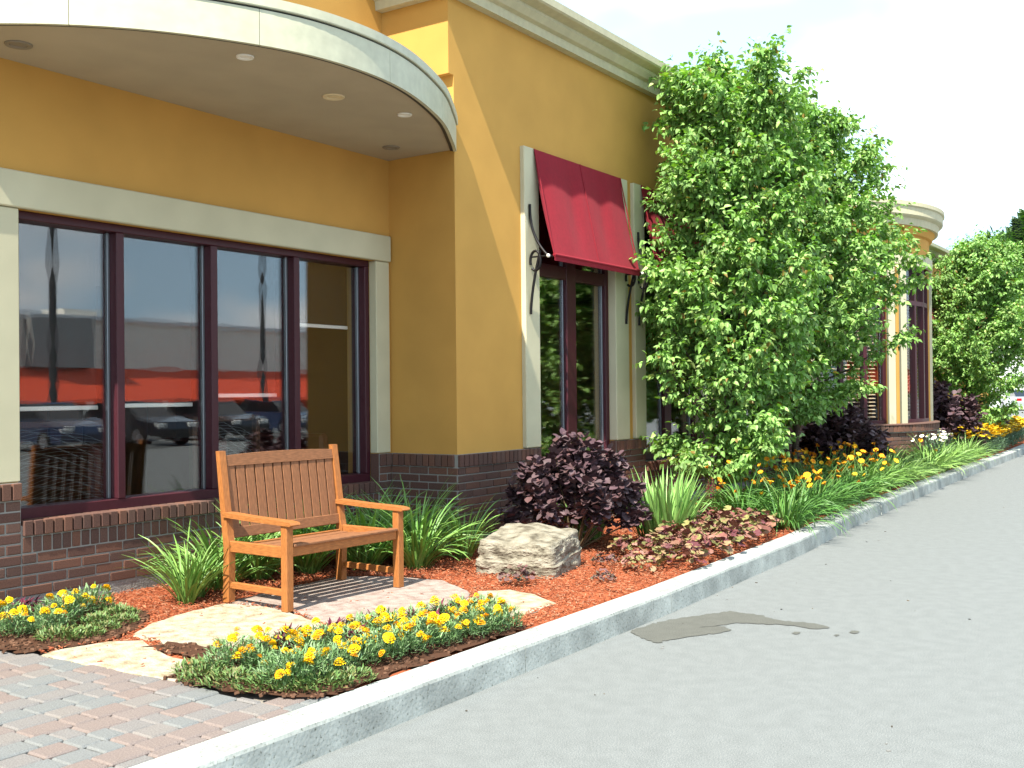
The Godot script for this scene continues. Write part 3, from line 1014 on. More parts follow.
	while x < 36:
		var dx = 0.1 if x < 12 else 0.4
		var zz = -6.74
		while zz < -3.48:
			var dz = 0.1 if x < 12 else 0.4
			var q = []
			var nn = []
			for e in [[0, 0], [1, 0], [1, 1], [0, 1]]:
				var px = x + e[0] * dx
				var pz = min(zz + e[1] * dz, kerb_z(px) - 0.14)
				q.append(Vector3(px, hh.call(px, pz), pz))
				nn.append(Vector3(hh.call(px - 0.05, pz) - hh.call(px + 0.05, pz), 0.1, hh.call(px, pz - 0.05) - hh.call(px, pz + 0.05)).normalized())
			m.quads(q[0], q[1], q[2], q[3], nn[0], nn[1], nn[2], nn[3])
			zz += dz
		x += dx
	struct(m, "planting_bed", "mulch_ground", "red bark mulch bed between the building and the kerb", "planting bed")
	var so = struct(MB_sheet(roughen(BED_FRONT, 0.035, 0.05, 3), 0.006), "flower_bed_soil", "soil", "dark soil of the marigold bed beside the kerb", "soil")
	var so2 = struct(MB_sheet(roughen(BED_LEFT, 0.035, 0.05, 4), 0.006), "flower_bed_soil", "soil", "dark soil of the small flower bed against the brick wall", "soil")

	# flagstones
	var path := Node3D.new()
	path.name = "flagstone_path"
	add_child(path)
	tag(path, "large cream and pink flagstones under the bench", "path", "", "structure")
	FLAGS = {
		"a": [PackedVector2Array([Vector2(3.46, -5.48), Vector2(3.62, -5.50), Vector2(3.86, -5.43), Vector2(3.98, -5.28), Vector2(3.86, -4.98), Vector2(3.80, -4.68), Vector2(3.62, -4.48), Vector2(3.50, -4.36), Vector2(3.49, -4.75), Vector2(3.47, -5.1)]), "flagstone_cream"],
		"b": [PackedVector2Array([Vector2(4.02, -5.44), Vector2(4.26, -5.62), Vector2(4.62, -5.72), Vector2(4.98, -5.74), Vector2(5.06, -5.4), Vector2(4.99, -5.05), Vector2(4.86, -4.72), Vector2(4.52, -4.40), Vector2(4.12, -4.62), Vector2(3.92, -4.92), Vector2(4.02, -5.2)]), "flagstone_cream"],
		"c": [PackedVector2Array([Vector2(5.02, -5.76), Vector2(5.6, -5.82), Vector2(6.2, -5.80), Vector2(6.42, -5.42), Vector2(6.46, -4.98), Vector2(6.22, -4.58), Vector2(5.92, -4.32), Vector2(5.3, -4.08), Vector2(4.9, -4.26), Vector2(4.86, -4.66), Vector2(5.02, -5.05), Vector2(5.09, -5.4)]), "flagstone_pink"],
		"d": [PackedVector2Array([Vector2(6.25, -4.52), Vector2(6.42, -4.36), Vector2(6.36, -4.08), Vector2(6.18, -3.82), Vector2(5.9, -3.78), Vector2(5.62, -3.86), Vector2(5.5, -4.0), Vector2(5.62, -4.14), Vector2(5.96, -4.28)]), "flagstone_cream"],
	}
	for k in FLAGS:
		var f = MB.new()
		f.slab(roughen(FLAGS[k][0], 0.012, 0.07, 11), -0.06, 0.004 if k != "d" else 0.0, 0.014)
		put(f, "flagstone", FLAGS[k][1], path)

func MB_sheet(poly, y):
	var b := MB.new()
	var t = Geometry2D.triangulate_polygon(poly)
	for k in range(0, t.size(), 3):
		var q = []
		for j in 3:
			q.append(Vector3(poly[t[k + j]].x, y, poly[t[k + j]].y))
		b.tri(q[0], q[1], q[2], Vector3.UP, Vector3.UP, Vector3.UP)
	return b

func make_chips():
	var b := MB.new()
	b.box(Vector3(-0.5, -0.5, -0.5), Vector3(0.5, 0.5, 0.5))
	var chip = b.mesh()
	var xf = []
	var cols = []
	var r := RandomNumberGenerator.new()
	r.seed = 31
	var pal = [Color(0.32, 0.095, 0.045), Color(0.37, 0.125, 0.06), Color(0.29, 0.085, 0.04), Color(0.40, 0.16, 0.085), Color(0.23, 0.07, 0.038), Color(0.36, 0.19, 0.115)]
	var n = 0
	while n < 60000:
		var x = 3.5 + 8.5 * pow(r.randf(), 1.25)
		var zz = r.randf_range(-6.7, -3.56)
		var p = Vector2(x, zz)
		n += 1
		if zz > kerb_z(x) - 0.225 or (x > 7.9 and zz < -5.93):
			continue
		if Geometry2D.is_point_in_polygon(p, BED_FRONT) or Geometry2D.is_point_in_polygon(p, BED_LEFT):
			continue
		var on = false
		for k in FLAGS:
			if Geometry2D.is_point_in_polygon(p, FLAGS[k][0]):
				on = true
		if not on and x < 3.85 and zz > -5.45:
			continue
		if on and r.randf() > 0.006:
			continue
		var L = r.randf_range(0.008, 0.032)
		var B = Basis(Vector3.UP, r.randf() * TAU) * Basis(Vector3.FORWARD, r.randf_range(-0.35, 0.35)) * Basis(Vector3.RIGHT, r.randf_range(-0.5, 0.5))
		xf.append(Transform3D(B.scaled_local(Vector3(L, r.randf_range(0.002, 0.004), r.randf_range(0.003, 0.008))), Vector3(x, (0.006 if on else r.randf_range(-0.008, 0.018)), zz)))
		cols.append(pal[r.randi_range(0, pal.size() - 1)] * r.randf_range(0.75, 1.2))
	for i in 5200:
		var bed = BED_FRONT if i % 3 else BED_LEFT
		var p = Vector2(r.randf_range(3.4, 5.75), r.randf_range(-5.2, -3.54)) if i % 3 else Vector2(r.randf_range(3.4, 4.5), r.randf_range(-6.7, -5.45))
		var q = p + Vector2(r.randf_range(-0.04, 0.04), r.randf_range(-0.04, 0.04))
		if not Geometry2D.is_point_in_polygon(p, bed) or q.y > -3.545:
			continue
		var k = r.randf_range(0.006, 0.026)
		xf.append(Transform3D((Basis(Vector3.UP, r.randf() * TAU) * Basis(Vector3.RIGHT, r.randf() * TAU)).scaled_local(Vector3(k, k * 0.6, k * 0.7)), Vector3(q.x, 0.008, q.y)))
		cols.append(Color(0.10, 0.055, 0.035) * r.randf_range(0.5, 1.5))
	var o = scatter(chip, "bark_mulch", "mulch_chip", xf, cols, self)
	tag(o, "loose red bark chips covering the planting bed", "mulch", "", "stuff")
	# grit and bits of leaf on the road
	xf = []
	cols = []
	for i in 80:
		var x = r.randf_range(2.5, 16)
		var zz = kerb_z(x) + 0.03 + 5.0 * pow(r.randf(), 1.6)
		var s = r.randf_range(0.004, 0.011)
		xf.append(Transform3D(Basis(Vector3.UP, r.randf() * TAU).scaled_local(Vector3(s * r.randf_range(1, 2.4), s * 0.5, s)), Vector3(x, -0.152, zz)))
		cols.append([Color(0.08, 0.07, 0.06), Color(0.16, 0.12, 0.08), Color(0.2, 0.2, 0.19), Color(0.05, 0.05, 0.05)][r.randi_range(0, 3)])
	o = scatter(chip, "road_grit", "mulch_chip", xf, cols, self)
	tag(o, "scattered grit and leaf bits on the asphalt", "grit", "", "stuff")

# ---------------------------------------------------------------- bench
func make_bench():
	var t = thing("garden_bench", "slatted teak garden bench with arms on the flagstones", "bench", Vector3(5.545, 0.004, -5.41), -0.05)
	var hw = 0.562
	for s in [-1, 1]:
		var x = s * (hw - 0.03)
		var fl := MB.new()
		fl.box(Vector3(x - 0.03, 0, 0.26), Vector3(x + 0.03, 0.565, 0.32), 0.005)
		put(fl, "front_leg", "teak_y", t)
		var bl := MB.new()
		var side = [Vector2(0, 0), Vector2(0.065, 0), Vector2(0.075, 0.40), Vector2(0.06, 0.46), Vector2(-0.025, 1.035), Vector2(-0.065, 1.035), Vector2(0.0, 0.46), Vector2(0.012, 0.38)]
		bl.sweep(side, [[Vector3(x - 0.026, 0, -0.34), Vector3.BACK], [Vector3(x + 0.026, 0, -0.34), Vector3.BACK]])
		put(bl, "back_leg", "teak_y", t)
		var arm := MB.new()
		arm.sweep([Vector2(-0.32, 0.585), Vector2(-0.32, 0.618), Vector2(0.0, 0.602), Vector2(0.30, 0.595), Vector2(0.365, 0.587), Vector2(0.375, 0.572), Vector2(0.36, 0.563), Vector2(0.0, 0.572)], [[Vector3(x - 0.042, 0, 0), Vector3.BACK], [Vector3(x + 0.042, 0, 0), Vector3.BACK]])
		put(arm, "armrest", "teak_z", t)
		var rail := MB.new()
		rail.bar(Vector3(x, 0.385, -0.30), Vector3(x, 0.385, 0.26), 0.035, 0.075)
		put(rail, "side_rail", "teak_z", t)
		var low := MB.new()
		low.bar(Vector3(x, 0.12, -0.30), Vector3(x, 0.12, 0.26), 0.03, 0.045)
		put(low, "stretcher", "teak_z", t)
	var fr := MB.new()
	fr.box(Vector3(-hw + 0.06, 0.355, 0.275), Vector3(hw - 0.06, 0.425, 0.305), 0.005)
	put(fr, "front_rail", "teak_x", t)
	var br := MB.new()
	br.box(Vector3(-hw + 0.055, 0.33, -0.315), Vector3(hw - 0.055, 0.39, -0.285), 0.004)
	put(br, "back_rail", "teak_x", t)
	for i in 6:
		var z = 0.285 - i * 0.103
		var y = 0.428 - 0.035 * sin(PI * i / 7.0) - (0.006 * i)
		var sl := MB.new()
		sl.bar(Vector3(-hw + 0.035 + (0.0 if i > 0 and i < 5 else 0.03), y, z), Vector3(hw - 0.035 - (0.0 if i > 0 and i < 5 else 0.03), y, z), 0.078, 0.018, 0.004)
		put(sl, "seat_slat", "weathered_teak_x", t)
	# back: lower rail, arched top rail, twelve slats between, all leaning
	var at = func(y): return -0.34 + lerpf(0.03, -0.045, (y - 0.46) / 0.575)
	var lr := MB.new()
	lr.bar(Vector3(-hw + 0.05, 0.47, at.call(0.47)), Vector3(hw - 0.05, 0.47, at.call(0.47)), 0.028, 0.075, 0.004, Vector3(0, 1, -0.13))
	put(lr, "lower_back_rail", "weathered_teak_x", t)
	var tr := MB.new()
	var n = 14
	for i in n:
		var a0 = lerpf(-hw + 0.05, hw - 0.05, float(i) / n)
		var a1 = lerpf(-hw + 0.05, hw - 0.05, float(i + 1) / n)
		var top = func(a): return 0.998 + 0.016 * (1.0 - pow(a / hw, 2.0))
		var P = func(a, y, o): return Vector3(a, y, at.call(y) + o)
		for o in [-0.014, 0.014]:
			tr.quad(P.call(a0, 0.93, o), P.call(a1, 0.93, o), P.call(a1, top.call(a1), o), P.call(a0, top.call(a0), o), Vector3(0, 0.13 * sign(o), sign(o)).normalized())
		tr.quad(P.call(a0, top.call(a0), -0.014), P.call(a1, top.call(a1), -0.014), P.call(a1, top.call(a1), 0.014), P.call(a0, top.call(a0), 0.014), Vector3(0, 1, -0.13).normalized())
		tr.quad(P.call(a0, 0.93, -0.014), P.call(a1, 0.93, -0.014), P.call(a1, 0.93, 0.014), P.call(a0, 0.93, 0.014), Vector3(0, -1, 0.13).normalized())
	put(tr, "top_rail", "weathered_teak_x", t)
	for i in 12:
		var x = lerpf(-hw + 0.098, hw - 0.098, i / 11.0)
		var sl := MB.new()
		sl.bar(Vector3(x, 0.50, at.call(0.50)), Vector3(x, 0.935, at.call(0.935)), 0.073, 0.014, 0.003, Vector3(0, 0.13, 1))
		put(sl, "back_slat", "weathered_teak_y", t)

# ---------------------------------------------------------------- boulder
func make_boulder():
	var b := MB.new()
	var nz := FastNoiseLite.new()
	nz.seed = 4
	nz.frequency = 2.6
	nz.fractal_octaves = 5
	var N = 26
	var half = Vector3(0.36, 0.17, 0.34)
	var shape = func(d):
		var p = d * half
		# a block with a sloping broken top
		var k = Vector3(p.x, p.y, p.z)
		k.y += 0.035 * (p.x / 0.36) - 0.015 * (p.z / 0.34)
		if p.y > 0.0:
			k.x *= 0.94
			k.z *= 0.96
		else:
			k.x *= 0.96 + 0.04 * d.y
		var nn = d.normalized()
		var ridge = abs(nz.get_noise_3d(k.x * 1.5, k.y * 5.0, k.z * 1.5))
		k += nn * (nz.get_noise_3d(k.x * 0.8, k.y * 1.6, k.z * 0.8) * 0.04 - ridge * 0.022)
		return k
	for ax in 3:
		for s in [-1.0, 1.0]:
			if ax == 1 and s < 0:
				continue
			var P = []
			for i in N + 1:
				var row = []
				for j in N + 1:
					var d := Vector3.ZERO
					d[ax] = s
					d[(ax + 1) % 3] = -1.0 + 2.0 * i / N
					d[(ax + 2) % 3] = -1.0 + 2.0 * j / N
					# rounded cube
					var L = max(1.0, pow(pow(abs(d.x), 14.0) + pow(abs(d.y), 14.0) + pow(abs(d.z), 14.0), 1.0 / 14.0))
					row.append(shape.call(d / L))
				P.append(row)
			for i in N:
				for j in N:
					var nn = (P[i + 1][j] - P[i][j]).cross(P[i][j + 1] - P[i][j]).normalized()
					var out := Vector3.ZERO
					out[ax] = s
					if nn.dot(out) < 0:
						nn = -nn
					b.quad(P[i][j], P[i + 1][j], P[i + 1][j + 1], P[i][j + 1], nn)
	var o = put(b, "boulder", "boulder_stone")
	o.position = Vector3(7.26, 0.125, -4.72)
	o.rotation.y = 0.2
	tag(o, "pale weathered boulder in front of the purple bush", "boulder")

# ---------------------------------------------------------------- plants
func leaf_mesh(length, width, fold = 0.25, curl = 0.25, roundness = 0.45):
	var b := MB.new()
	var seg = 4
	var prev = []
	for i in seg + 1:
		var s = float(i) / seg
		var w = width * 0.5 * pow(sin(PI * pow(s, roundness + 0.25) ) , 0.8) if i > 0 and i < seg else 0.0
		var z = length * s
		var y = -curl * length * s * s
		var row = [Vector3(-w, y + w * fold, z), Vector3(0, y, z), Vector3(w, y + w * fold, z)]
		if prev:
			var nl = Vector3(fold, 1, 2 * curl * s).normalized()
			var nr = Vector3(-fold, 1, 2 * curl * s).normalized()
			if i > 1 and i < seg:
				b.quad(prev[0], prev[1], row[1], row[0], nl)
				b.quad(prev[1], prev[2], row[2], row[1], nr)
			elif i == 1:
				b.tri(prev[1], row[1], row[0], nl, nl, nl)
				b.tri(prev[1], row[2], row[1], nr, nr, nr)
			else:
				b.tri(prev[0], prev[1], row[1], nl, nl, nl)
				b.tri(prev[1], prev[2], row[1], nr, nr, nr)
		prev = row
	return b.mesh()

func lobed_leaf(r):
	var b := MB.new()
	var n = 11
	var c = Vector3(0, 0, r * 0.75)
	var ring = []
	for i in n + 1:
		var a = lerpf(-PI * 0.93, PI * 0.93, float(i) / n) + PI / 2
		var rr = r * (0.82 + 0.18 * abs(cos(i * 1.57)))
		ring.append(c + Vector3(cos(a) * rr, 0.10 * r * sin(i * 2.1), sin(a) * rr))
	for i in n:
		var nn = (ring[i] - c).cross(ring[i + 1] - c).normalized()
		if nn.y < 0: nn = -nn
		b.tri(c + Vector3(0, -0.12 * r, 0), ring[i], ring[i + 1], nn, nn, nn)
	return b.mesh()

func facing(dir, roll, r):
	# a basis whose z runs along dir
	var f = dir.normalized()
	var s = Vector3.UP.cross(f)
	if s.length() < 0.02:
		s = Vector3.RIGHT
	s = s.normalized().rotated(f, roll)
	return Basis(s, f.cross(s), f)

func make_tree(called, label, at, height, profile, y0, lean, leaves, seed_, lm, bright):
	var t = thing(called, label, "tree", at)
	t.set_meta("group", "young trees along the planting bed")
	var r := RandomNumberGenerator.new()
	r.seed = seed_
	var nz := FastNoiseLite.new()
	nz.seed = seed_
	nz.frequency = 0.9
	var R = func(y):
		for i in profile.size() - 1:
			if y <= profile[i + 1].x:
				return lerpf(profile[i].y, profile[i + 1].y, clampf((y - profile[i].x) / (profile[i + 1].x - profile[i].x), 0, 1))
		return 0.05
	var axis = func(y): return Vector3(lean.x * pow(y / height, 0.8), y, lean.y * pow(y / height, 0.8))
	var tp = []
	var tr = []
	for i in 12:
		var y = height * 0.86 * i / 11.0
		tp.append(axis.call(y) + Vector3(r.randf_range(-1, 1), 0, r.randf_range(-1, 1)) * 0.02 * min(i, 3))
		tr.append(lerpf(0.055, 0.012, i / 11.0) * (1.25 if i == 0 else 1.0))
	var tb := MB.new()
	tb.tube(tp, tr, 10)
	put(tb, "trunk", "bark", t)
	var limb := MB.new()
	var xf = []
	var cols = []
	var nl = 96
	var tips = []
	for i in nl:
		var ys = lerpf(y0 + 0.15, height * 0.80, pow((i + r.randf()) / nl, 0.9))
		var a = i * 2.39996 + r.randf_range(-0.3, 0.3)
		var ye = min(ys + r.randf_range(0.5, 1.25), height * 0.985)
		if ys < y0 + 0.6:
			ye = ys + r.randf_range(0.0, 0.5)
		var reach = R.call(ye) * r.randf_range(0.74, 1.0) * (1.0 + 0.12 * nz.get_noise_2d(a * 40.0, ye * 40.0))
		var p0 = axis.call(ys)
		var p3 = axis.call(ye) + Vector3(cos(a), 0, sin(a)) * reach
		var pts = []
		var rad = []
		for k in 7:
			var s = k / 6.0
			var p = p0.lerp(p3, s)
			p.y = lerpf(ys, ye, pow(s, 1.25))
			p += Vector3(r.randf_range(-1, 1), r.randf_range(-1, 1), r.randf_range(-1, 1)) * 0.025
			pts.append(p)
			rad.append(lerpf(0.02, 0.004, s))
		limb.tube(pts, rad, 5, false)
		tips.append(pts)
	# the leader and some upright shoots at the top
	for i in 16:
		var y = height * r.randf_range(0.66, 0.86)
		var a = r.randf() * TAU
		var e = axis.call(height * r.randf_range(0.93, 1.035)) + Vector3(cos(a), 0, sin(a)) * R.call(height * 0.95) * r.randf_range(0.2, 1.05)
		var p0 = axis.call(y)
		tips.append([p0, p0.lerp(e, 0.2), p0.lerp(e, 0.4), p0.lerp(e, 0.55), p0.lerp(e, 0.7), p0.lerp(e, 0.85), e])
		limb.tube(tips[-1], [0.012, 0.011, 0.009, 0.008, 0.006, 0.005, 0.003], 5, false)
	put(limb, "limbs", "bark", t)
	var per = 11
	var twigs = int(leaves / per)
	for i in twigs:
		var pts = tips[r.randi_range(0, tips.size() - 1)]
		var s = pow(r.randf(), 0.55) * 5.99
		var k = int(s)
		var p = pts[k].lerp(pts[k + 1], s - k)
		var out = (p - axis.call(p.y))
		out.y = 0
		var d = (out.normalized() * r.randf_range(0.1, 1.0) + Vector3(r.randf_range(-1, 1), r.randf_range(-0.1, 1.1), r.randf_range(-1, 1)) * 0.9).normalized()
		var L = r.randf_range(0.16, 0.42)
		var shade = r.randf_range(0.62, 1.3)
		for q in per:
			var f = (q + 0.4) / per
			var c = p + d * L * f + Vector3.DOWN * 0.05 * f * f
			var dir = (d * 0.5 + Vector3(r.randf_range(-1, 1), r.randf_range(-1.25, 0.3), r.randf_range(-1, 1))).normalized()
			var bs = facing(dir, r.randf_range(-0.9, 0.9), r).scaled(Vector3.ONE * r.randf_range(0.7, 1.2))
			xf.append(Transform3D(bs, c + dir * 0.02))
			var g = shade * r.randf_range(0.8, 1.2)
			var yl = r.randf()
			var col = Color(0.215, 0.39, 0.10) * g
			if yl > 0.86:
				col = Color(0.36, 0.50, 0.16) * g
			elif yl < 0.02:
				col = Color(0.22, 0.15, 0.03)
			col = col * bright
			col.a = 1.0
			cols.append(col)
	scatter(lm, "crown", "leaf", xf, cols, t)
	return t

# a clump of strap leaves
func strap_mesh(n, length, width, spread, droop, col_a, col_b, seed_, base_r = 0.07):
	var r := RandomNumberGenerator.new()
	r.seed = seed_
	var b := MB.new()
	for i in n:
		var az = r.randf() * TAU
		var rr = base_r * sqrt(r.randf())
		var k = r.randf()
		b.col = col_a.lerp(col_b, r.randf()) * r.randf_range(0.8, 1.2)
		b.col.a = 1.0
		b.blade(Vector3(cos(az) * rr, -0.01, sin(az) * rr), az + r.randf_range(-0.7, 0.7), length * r.randf_range(0.6, 1.1), width * r.randf_range(0.7, 1.15), spread * pow(k, 0.8) + 0.05, droop * r.randf_range(0.4, 1.2), 7, r.randf_range(-0.8, 0.8))
	return b.mesh()

func bloom_mesh(r0, col, inner, petals, cup):
	var b := MB.new()
	for i in petals:
		var a = TAU * i / petals
		var d = Vector3(cos(a), 0, sin(a))
		var s = Vector3(-sin(a), 0, cos(a))
		var w = r0 * 3.4 / petals
		var c0 = Vector3(0, -r0 * 0.5, 0)
		var m = d * r0 * 0.55 + Vector3.UP * cup * r0 * 0.5
		var tip = d * r0 + Vector3.UP * cup * r0 * 0.35
		var nn = (Vector3.UP - d * 0.5).normalized()
		b.col = inner
		b.tri(c0, m - s * w, m + s * w, nn, nn, nn)
		b.col = col
		b.quad(m - s * w, m + s * w, tip + s * w * 0.45, tip - s * w * 0.45, nn)
	return b.mesh()

func marigold_mesh(r0, col, seed_):
	var r := RandomNumberGenerator.new()
	r.seed = seed_
	var b := MB.new()
	for ring in 4:
		var n = [14, 12, 9, 6][ring]
		var rr = r0 * [1.0, 0.8, 0.55, 0.3][ring]
		var y = r0 * [0.0, 0.34, 0.62, 0.8][ring]
		for i in n:
			var a = TAU * (i + ring * 0.4) / n + r.randf_range(-0.15, 0.15)
			var d = Vector3(cos(a), 0, sin(a))
			var s = Vector3(-sin(a), 0, cos(a))
			var w = rr * 3.3 / n
			var k = rr * r.randf_range(0.88, 1.08)
			b.col = col * r.randf_range(0.8, 1.1) * [1.0, 0.97, 0.93, 0.85][ring]
			b.col.a = 1.0
			var nn = (Vector3.UP + d * 0.4 + s * r.randf_range(-0.4, 0.4)).normalized()
			var root = d * rr * 0.15 + Vector3.UP * (y - r0 * 0.2)
			var e = d * k + Vector3.UP * (y + r.randf_range(-0.1, 0.12) * r0)
			b.tri(root, e - s * w, e + s * w, nn, nn, nn)
			var t = d * k * 1.12 + Vector3.UP * (y - r0 * 0.12)
			b.tri(e - s * w, e + s * w, t, nn, nn, nn)
	return b.mesh()

func mound_mesh(radius, height, n, ll, lw, cols, seed_, feather = false):
	var r := RandomNumberGenerator.new()
	r.seed = seed_
	var b := MB.new()
	for i in n:
		var a = r.randf() * TAU
		var k = sqrt(r.randf())
		var hmax = height * sqrt(max(0.0, 1.0 - k * k * 0.85))
		var p = Vector3(cos(a) * k * radius, hmax * r.randf_range(0.15, 1.0), sin(a) * k * radius)
		b.col = cols[r.randi_range(0, cols.size() - 1)] * r.randf_range(0.7, 1.25)
		b.col.a = 1.0
		var az = a + r.randf_range(-1.4, 1.4)
		b.blade(p, az, ll * r.randf_range(0.6, 1.2), lw * r.randf_range(0.7, 1.2), r.randf_range(0.2, 1.5), r.randf_range(0.0, 0.8), 2)
	return b.mesh()

func make_plants():
	var green = Color(0.09, 0.21, 0.04)
	var lime = Color(0.19, 0.33, 0.075)
	var pale = Color(0.21, 0.36, 0.13)
	# --- daylilies without flowers, near the bench
	var dl = [strap_mesh(170, 0.72, 0.022, 0.8, 1.35, green, lime, 1, 0.1), strap_mesh(120, 0.66, 0.020, 0.85, 1.4, green, lime, 2, 0.09), strap_mesh(80, 0.60, 0.018, 0.6, 1.1, green, lime, 3, 0.06)]
	var spots = [[4.86, -5.98, 2, 0.95], [5.02, -6.06, 2, 0.8], [5.36, -6.22, 1, 1.0], [5.8, -6.3, 0, 0.9], [6.25, -6.2, 0, 1.0], [6.62, -5.92, 0, 1.05], [6.85, -5.55, 1, 1.05], [7.15, -5.85, 0, 1.05], [7.42, -5.5, 2, 1.0], [6.45, -6.45, 1, 1.0], [7.3, -6.3, 1, 1.0]]
	for s in spots:
		var near_wall = s[0] < 5.6
		var t = thing("daylily", "small green daylily clump in front of the brick wall left of the bench" if near_wall else "arching green daylily clump behind and beside the bench", "daylily", Vector3(s[0], 0, s[1]), rng.randf() * TAU, "daylilies by the bench")
		if s[0] < 5.2: t.set_meta("label", "small upright daylily tuft on the mulch by the brick wall")
		put(dl[s[2]], "leaves", "strap_leaf", t, "stuff").scale = Vector3.ONE * s[3]
	# --- iris
	var iris = thing("iris", "pale green sword leaved iris between the purple bush and the tree", "iris", Vector3(9.3, 0, -4.52))
	put(strap_mesh(190, 0.70, 0.036, 0.55, 0.3, Color(0.17, 0.35, 0.08), Color(0.25, 0.43, 0.12), 9, 0.22), "leaves", "strap_leaf", iris, "stuff")
	var iris2 = copy_of(iris, Vector3(8.95, 0, -5.2), 1.0, "smaller pale green iris behind the purple bush beside the wall", 0.7)
	# --- marigolds
	var fol = []
	for k in 3:
		fol.append(mound_mesh(0.125, 0.15, 520, 0.040, 0.007, [Color(0.10, 0.20, 0.07), Color(0.15, 0.27, 0.10), Color(0.21, 0.32, 0.16)], 60 + k))
	var heads = [marigold_mesh(0.028, Color(0.88, 0.53, 0.008), 1), marigold_mesh(0.027, Color(0.88, 0.58, 0.01), 2), marigold_mesh(0.024, Color(0.85, 0.38, 0.01), 3)]
	var r := RandomNumberGenerator.new()
	r.seed = 14
	var place = []
	for i in 11:
		var f = i / 10.0
		place.append([lerpf(3.70, 5.30, f) + r.randf_range(-0.03, 0.03), lerpf(-3.86, -3.66, f) + r.randf_range(-0.02, 0.03)])
		place.append([lerpf(3.80, 5.36, f) + r.randf_range(-0.03, 0.03), lerpf(-4.30, -3.86, f) + r.randf_range(-0.03, 0.03)])
	for i in 6:
		place.append([lerpf(3.82, 5.1, i / 5.0), lerpf(-4.12, -3.8, i / 5.0)])
	var left = [[3.62, -6.02], [3.78, -5.92], [3.95, -6.08], [4.15, -6.22], [4.32, -6.26], [3.72, -6.25]]
	for group in [[place, "yellow marigold plant in the long flower bed along the kerb", "marigolds along the kerb"], [left, "yellow marigold plant in the small bed against the brick wall", "marigolds by the wall"]]:
		for p in group[0]:
			var t = thing("marigold", group[1], "marigold", Vector3(p[0], 0.008, p[1]), r.randf() * TAU, group[2])
			var s = r.randf_range(0.85, 1.15)
			put(fol[r.randi_range(0, 2)], "foliage", "strap_leaf", t, "stuff").scale = Vector3.ONE * s
			var nf = r.randi_range(4, 7)
			for k in nf:
				var a = TAU * k / nf + r.randf_range(-0.4, 0.4)
				var d = 0.13 * sqrt(r.randf())
				var o = put(heads[[0, 0, 0, 1, 1, 2, 2][r.randi_range(0, 6)]], "flower", "petal", t)
				o.position = Vector3(cos(a) * d, (0.155 - d * d * 5.5) * s + r.randf_range(-0.015, 0.03), sin(a) * d)
				o.rotation = Vector3(r.randf_range(-0.5, 0.5), r.randf() * TAU, r.randf_range(-0.5, 0.5)) + Vector3(sin(a), 0, -cos(a)) * d * 3.0
				o.scale = Vector3.ONE * r.randf_range(0.65, 1.25)
	# --- dark red foliage plants among the marigolds
	var redm = mound_mesh(0.09, 0.13, 200, 0.05, 0.016, [Color(0.09, 0.015, 0.03), Color(0.14, 0.02, 0.045), Color(0.06, 0.012, 0.02)], 71)
	for p in [[4.25, -4.36], [4.52, -4.24], [5.0, -4.05], [5.38, -3.98], [4.78, -4.16], [4.05, -4.2], [4.4, -3.98], [4.95, -3.84], [5.2, -4.0], [3.5, -6.3], [3.95, -6.4]]:
		var t = thing("dark_red_plant", "low dark red foliage plant among the yellow marigolds", "bedding plant", Vector3(p[0], 0.006, p[1]), r.randf() * TAU, "dark red bedding plants")
		put(redm, "foliage", "purple_leaf", t, "stuff")
	# --- low green creeper at the edge of the two beds
	var carpet = mound_mesh(0.13, 0.05, 300, 0.03, 0.009, [Color(0.10, 0.19, 0.05), Color(0.14, 0.22, 0.07), Color(0.16, 0.17, 0.06)], 81)
	for p in [[3.58, -4.28], [3.60, -4.1], [3.64, -3.92], [3.72, -3.78], [3.80, -3.68], [3.95, -3.64], [3.86, -5.66], [4.02, -5.72], [4.2, -5.80], [4.08, -5.9], [4.32, -5.98], [3.74, -5.72], [4.38, -6.1], [3.66, -4.4]]:
		var t = thing("creeping_plant", "low green creeping plant spilling over the edge of the flower bed", "creeper", Vector3(p[0], 0.006, p[1]), r.randf() * TAU, "creepers at the bed edge")
		put(carpet, "foliage", "strap_leaf", t, "stuff").scale = Vector3.ONE * r.randf_range(0.8, 1.2)
	# --- purple smoke bush
	var round_leaf = leaf_mesh(0.078, 0.068, 0.12, 0.12, 0.6)
	var bush = make_bush("smoke_bush", "round purple leaved bush behind the pale boulder", Vector3(8.42, 0, -4.98), 0.64, 1.04, 4600, round_leaf, [Color(0.085, 0.05, 0.06), Color(0.07, 0.04, 0.05), Color(0.095, 0.05, 0.052), Color(0.10, 0.066, 0.072)], "purple_leaf", 17, 34)
	var b2 = copy_of(bush, Vector3(16.6, 0, -5.0), 1.3, "dark purple bush in the shade of the tree by the round bay", 1.15)
	var b3 = copy_of(bush, Vector3(23.6, 0, -5.1), 2.2, "dark purple bush between the round bay and the far tree", 1.5)
	var b4 = copy_of(bush, Vector3(28.2, 0, -5.0), 0.4, "dark purple bush under the far tree beside the driveway", 0.95)
	# --- heucheras
	var lob = lobed_leaf(0.045)
	var hp = [[7.62, -3.92, 0.7], [7.95, -3.72, 1.0], [8.2, -3.95, 1.0], [8.45, -3.74, 1.1], [8.55, -4.1, 1.1], [8.85, -3.8, 1.15], [8.95, -4.2, 1.2], [9.25, -3.85, 1.2], [9.3, -4.2, 1.2], [9.62, -3.88, 1.2], [9.7, -4.25, 1.3], [9.98, -3.95, 1.2], [10.1, -4.3, 1.3], [10.35, -4.0, 1.1], [8.25, -4.3, 0.9]]
	var hv = []
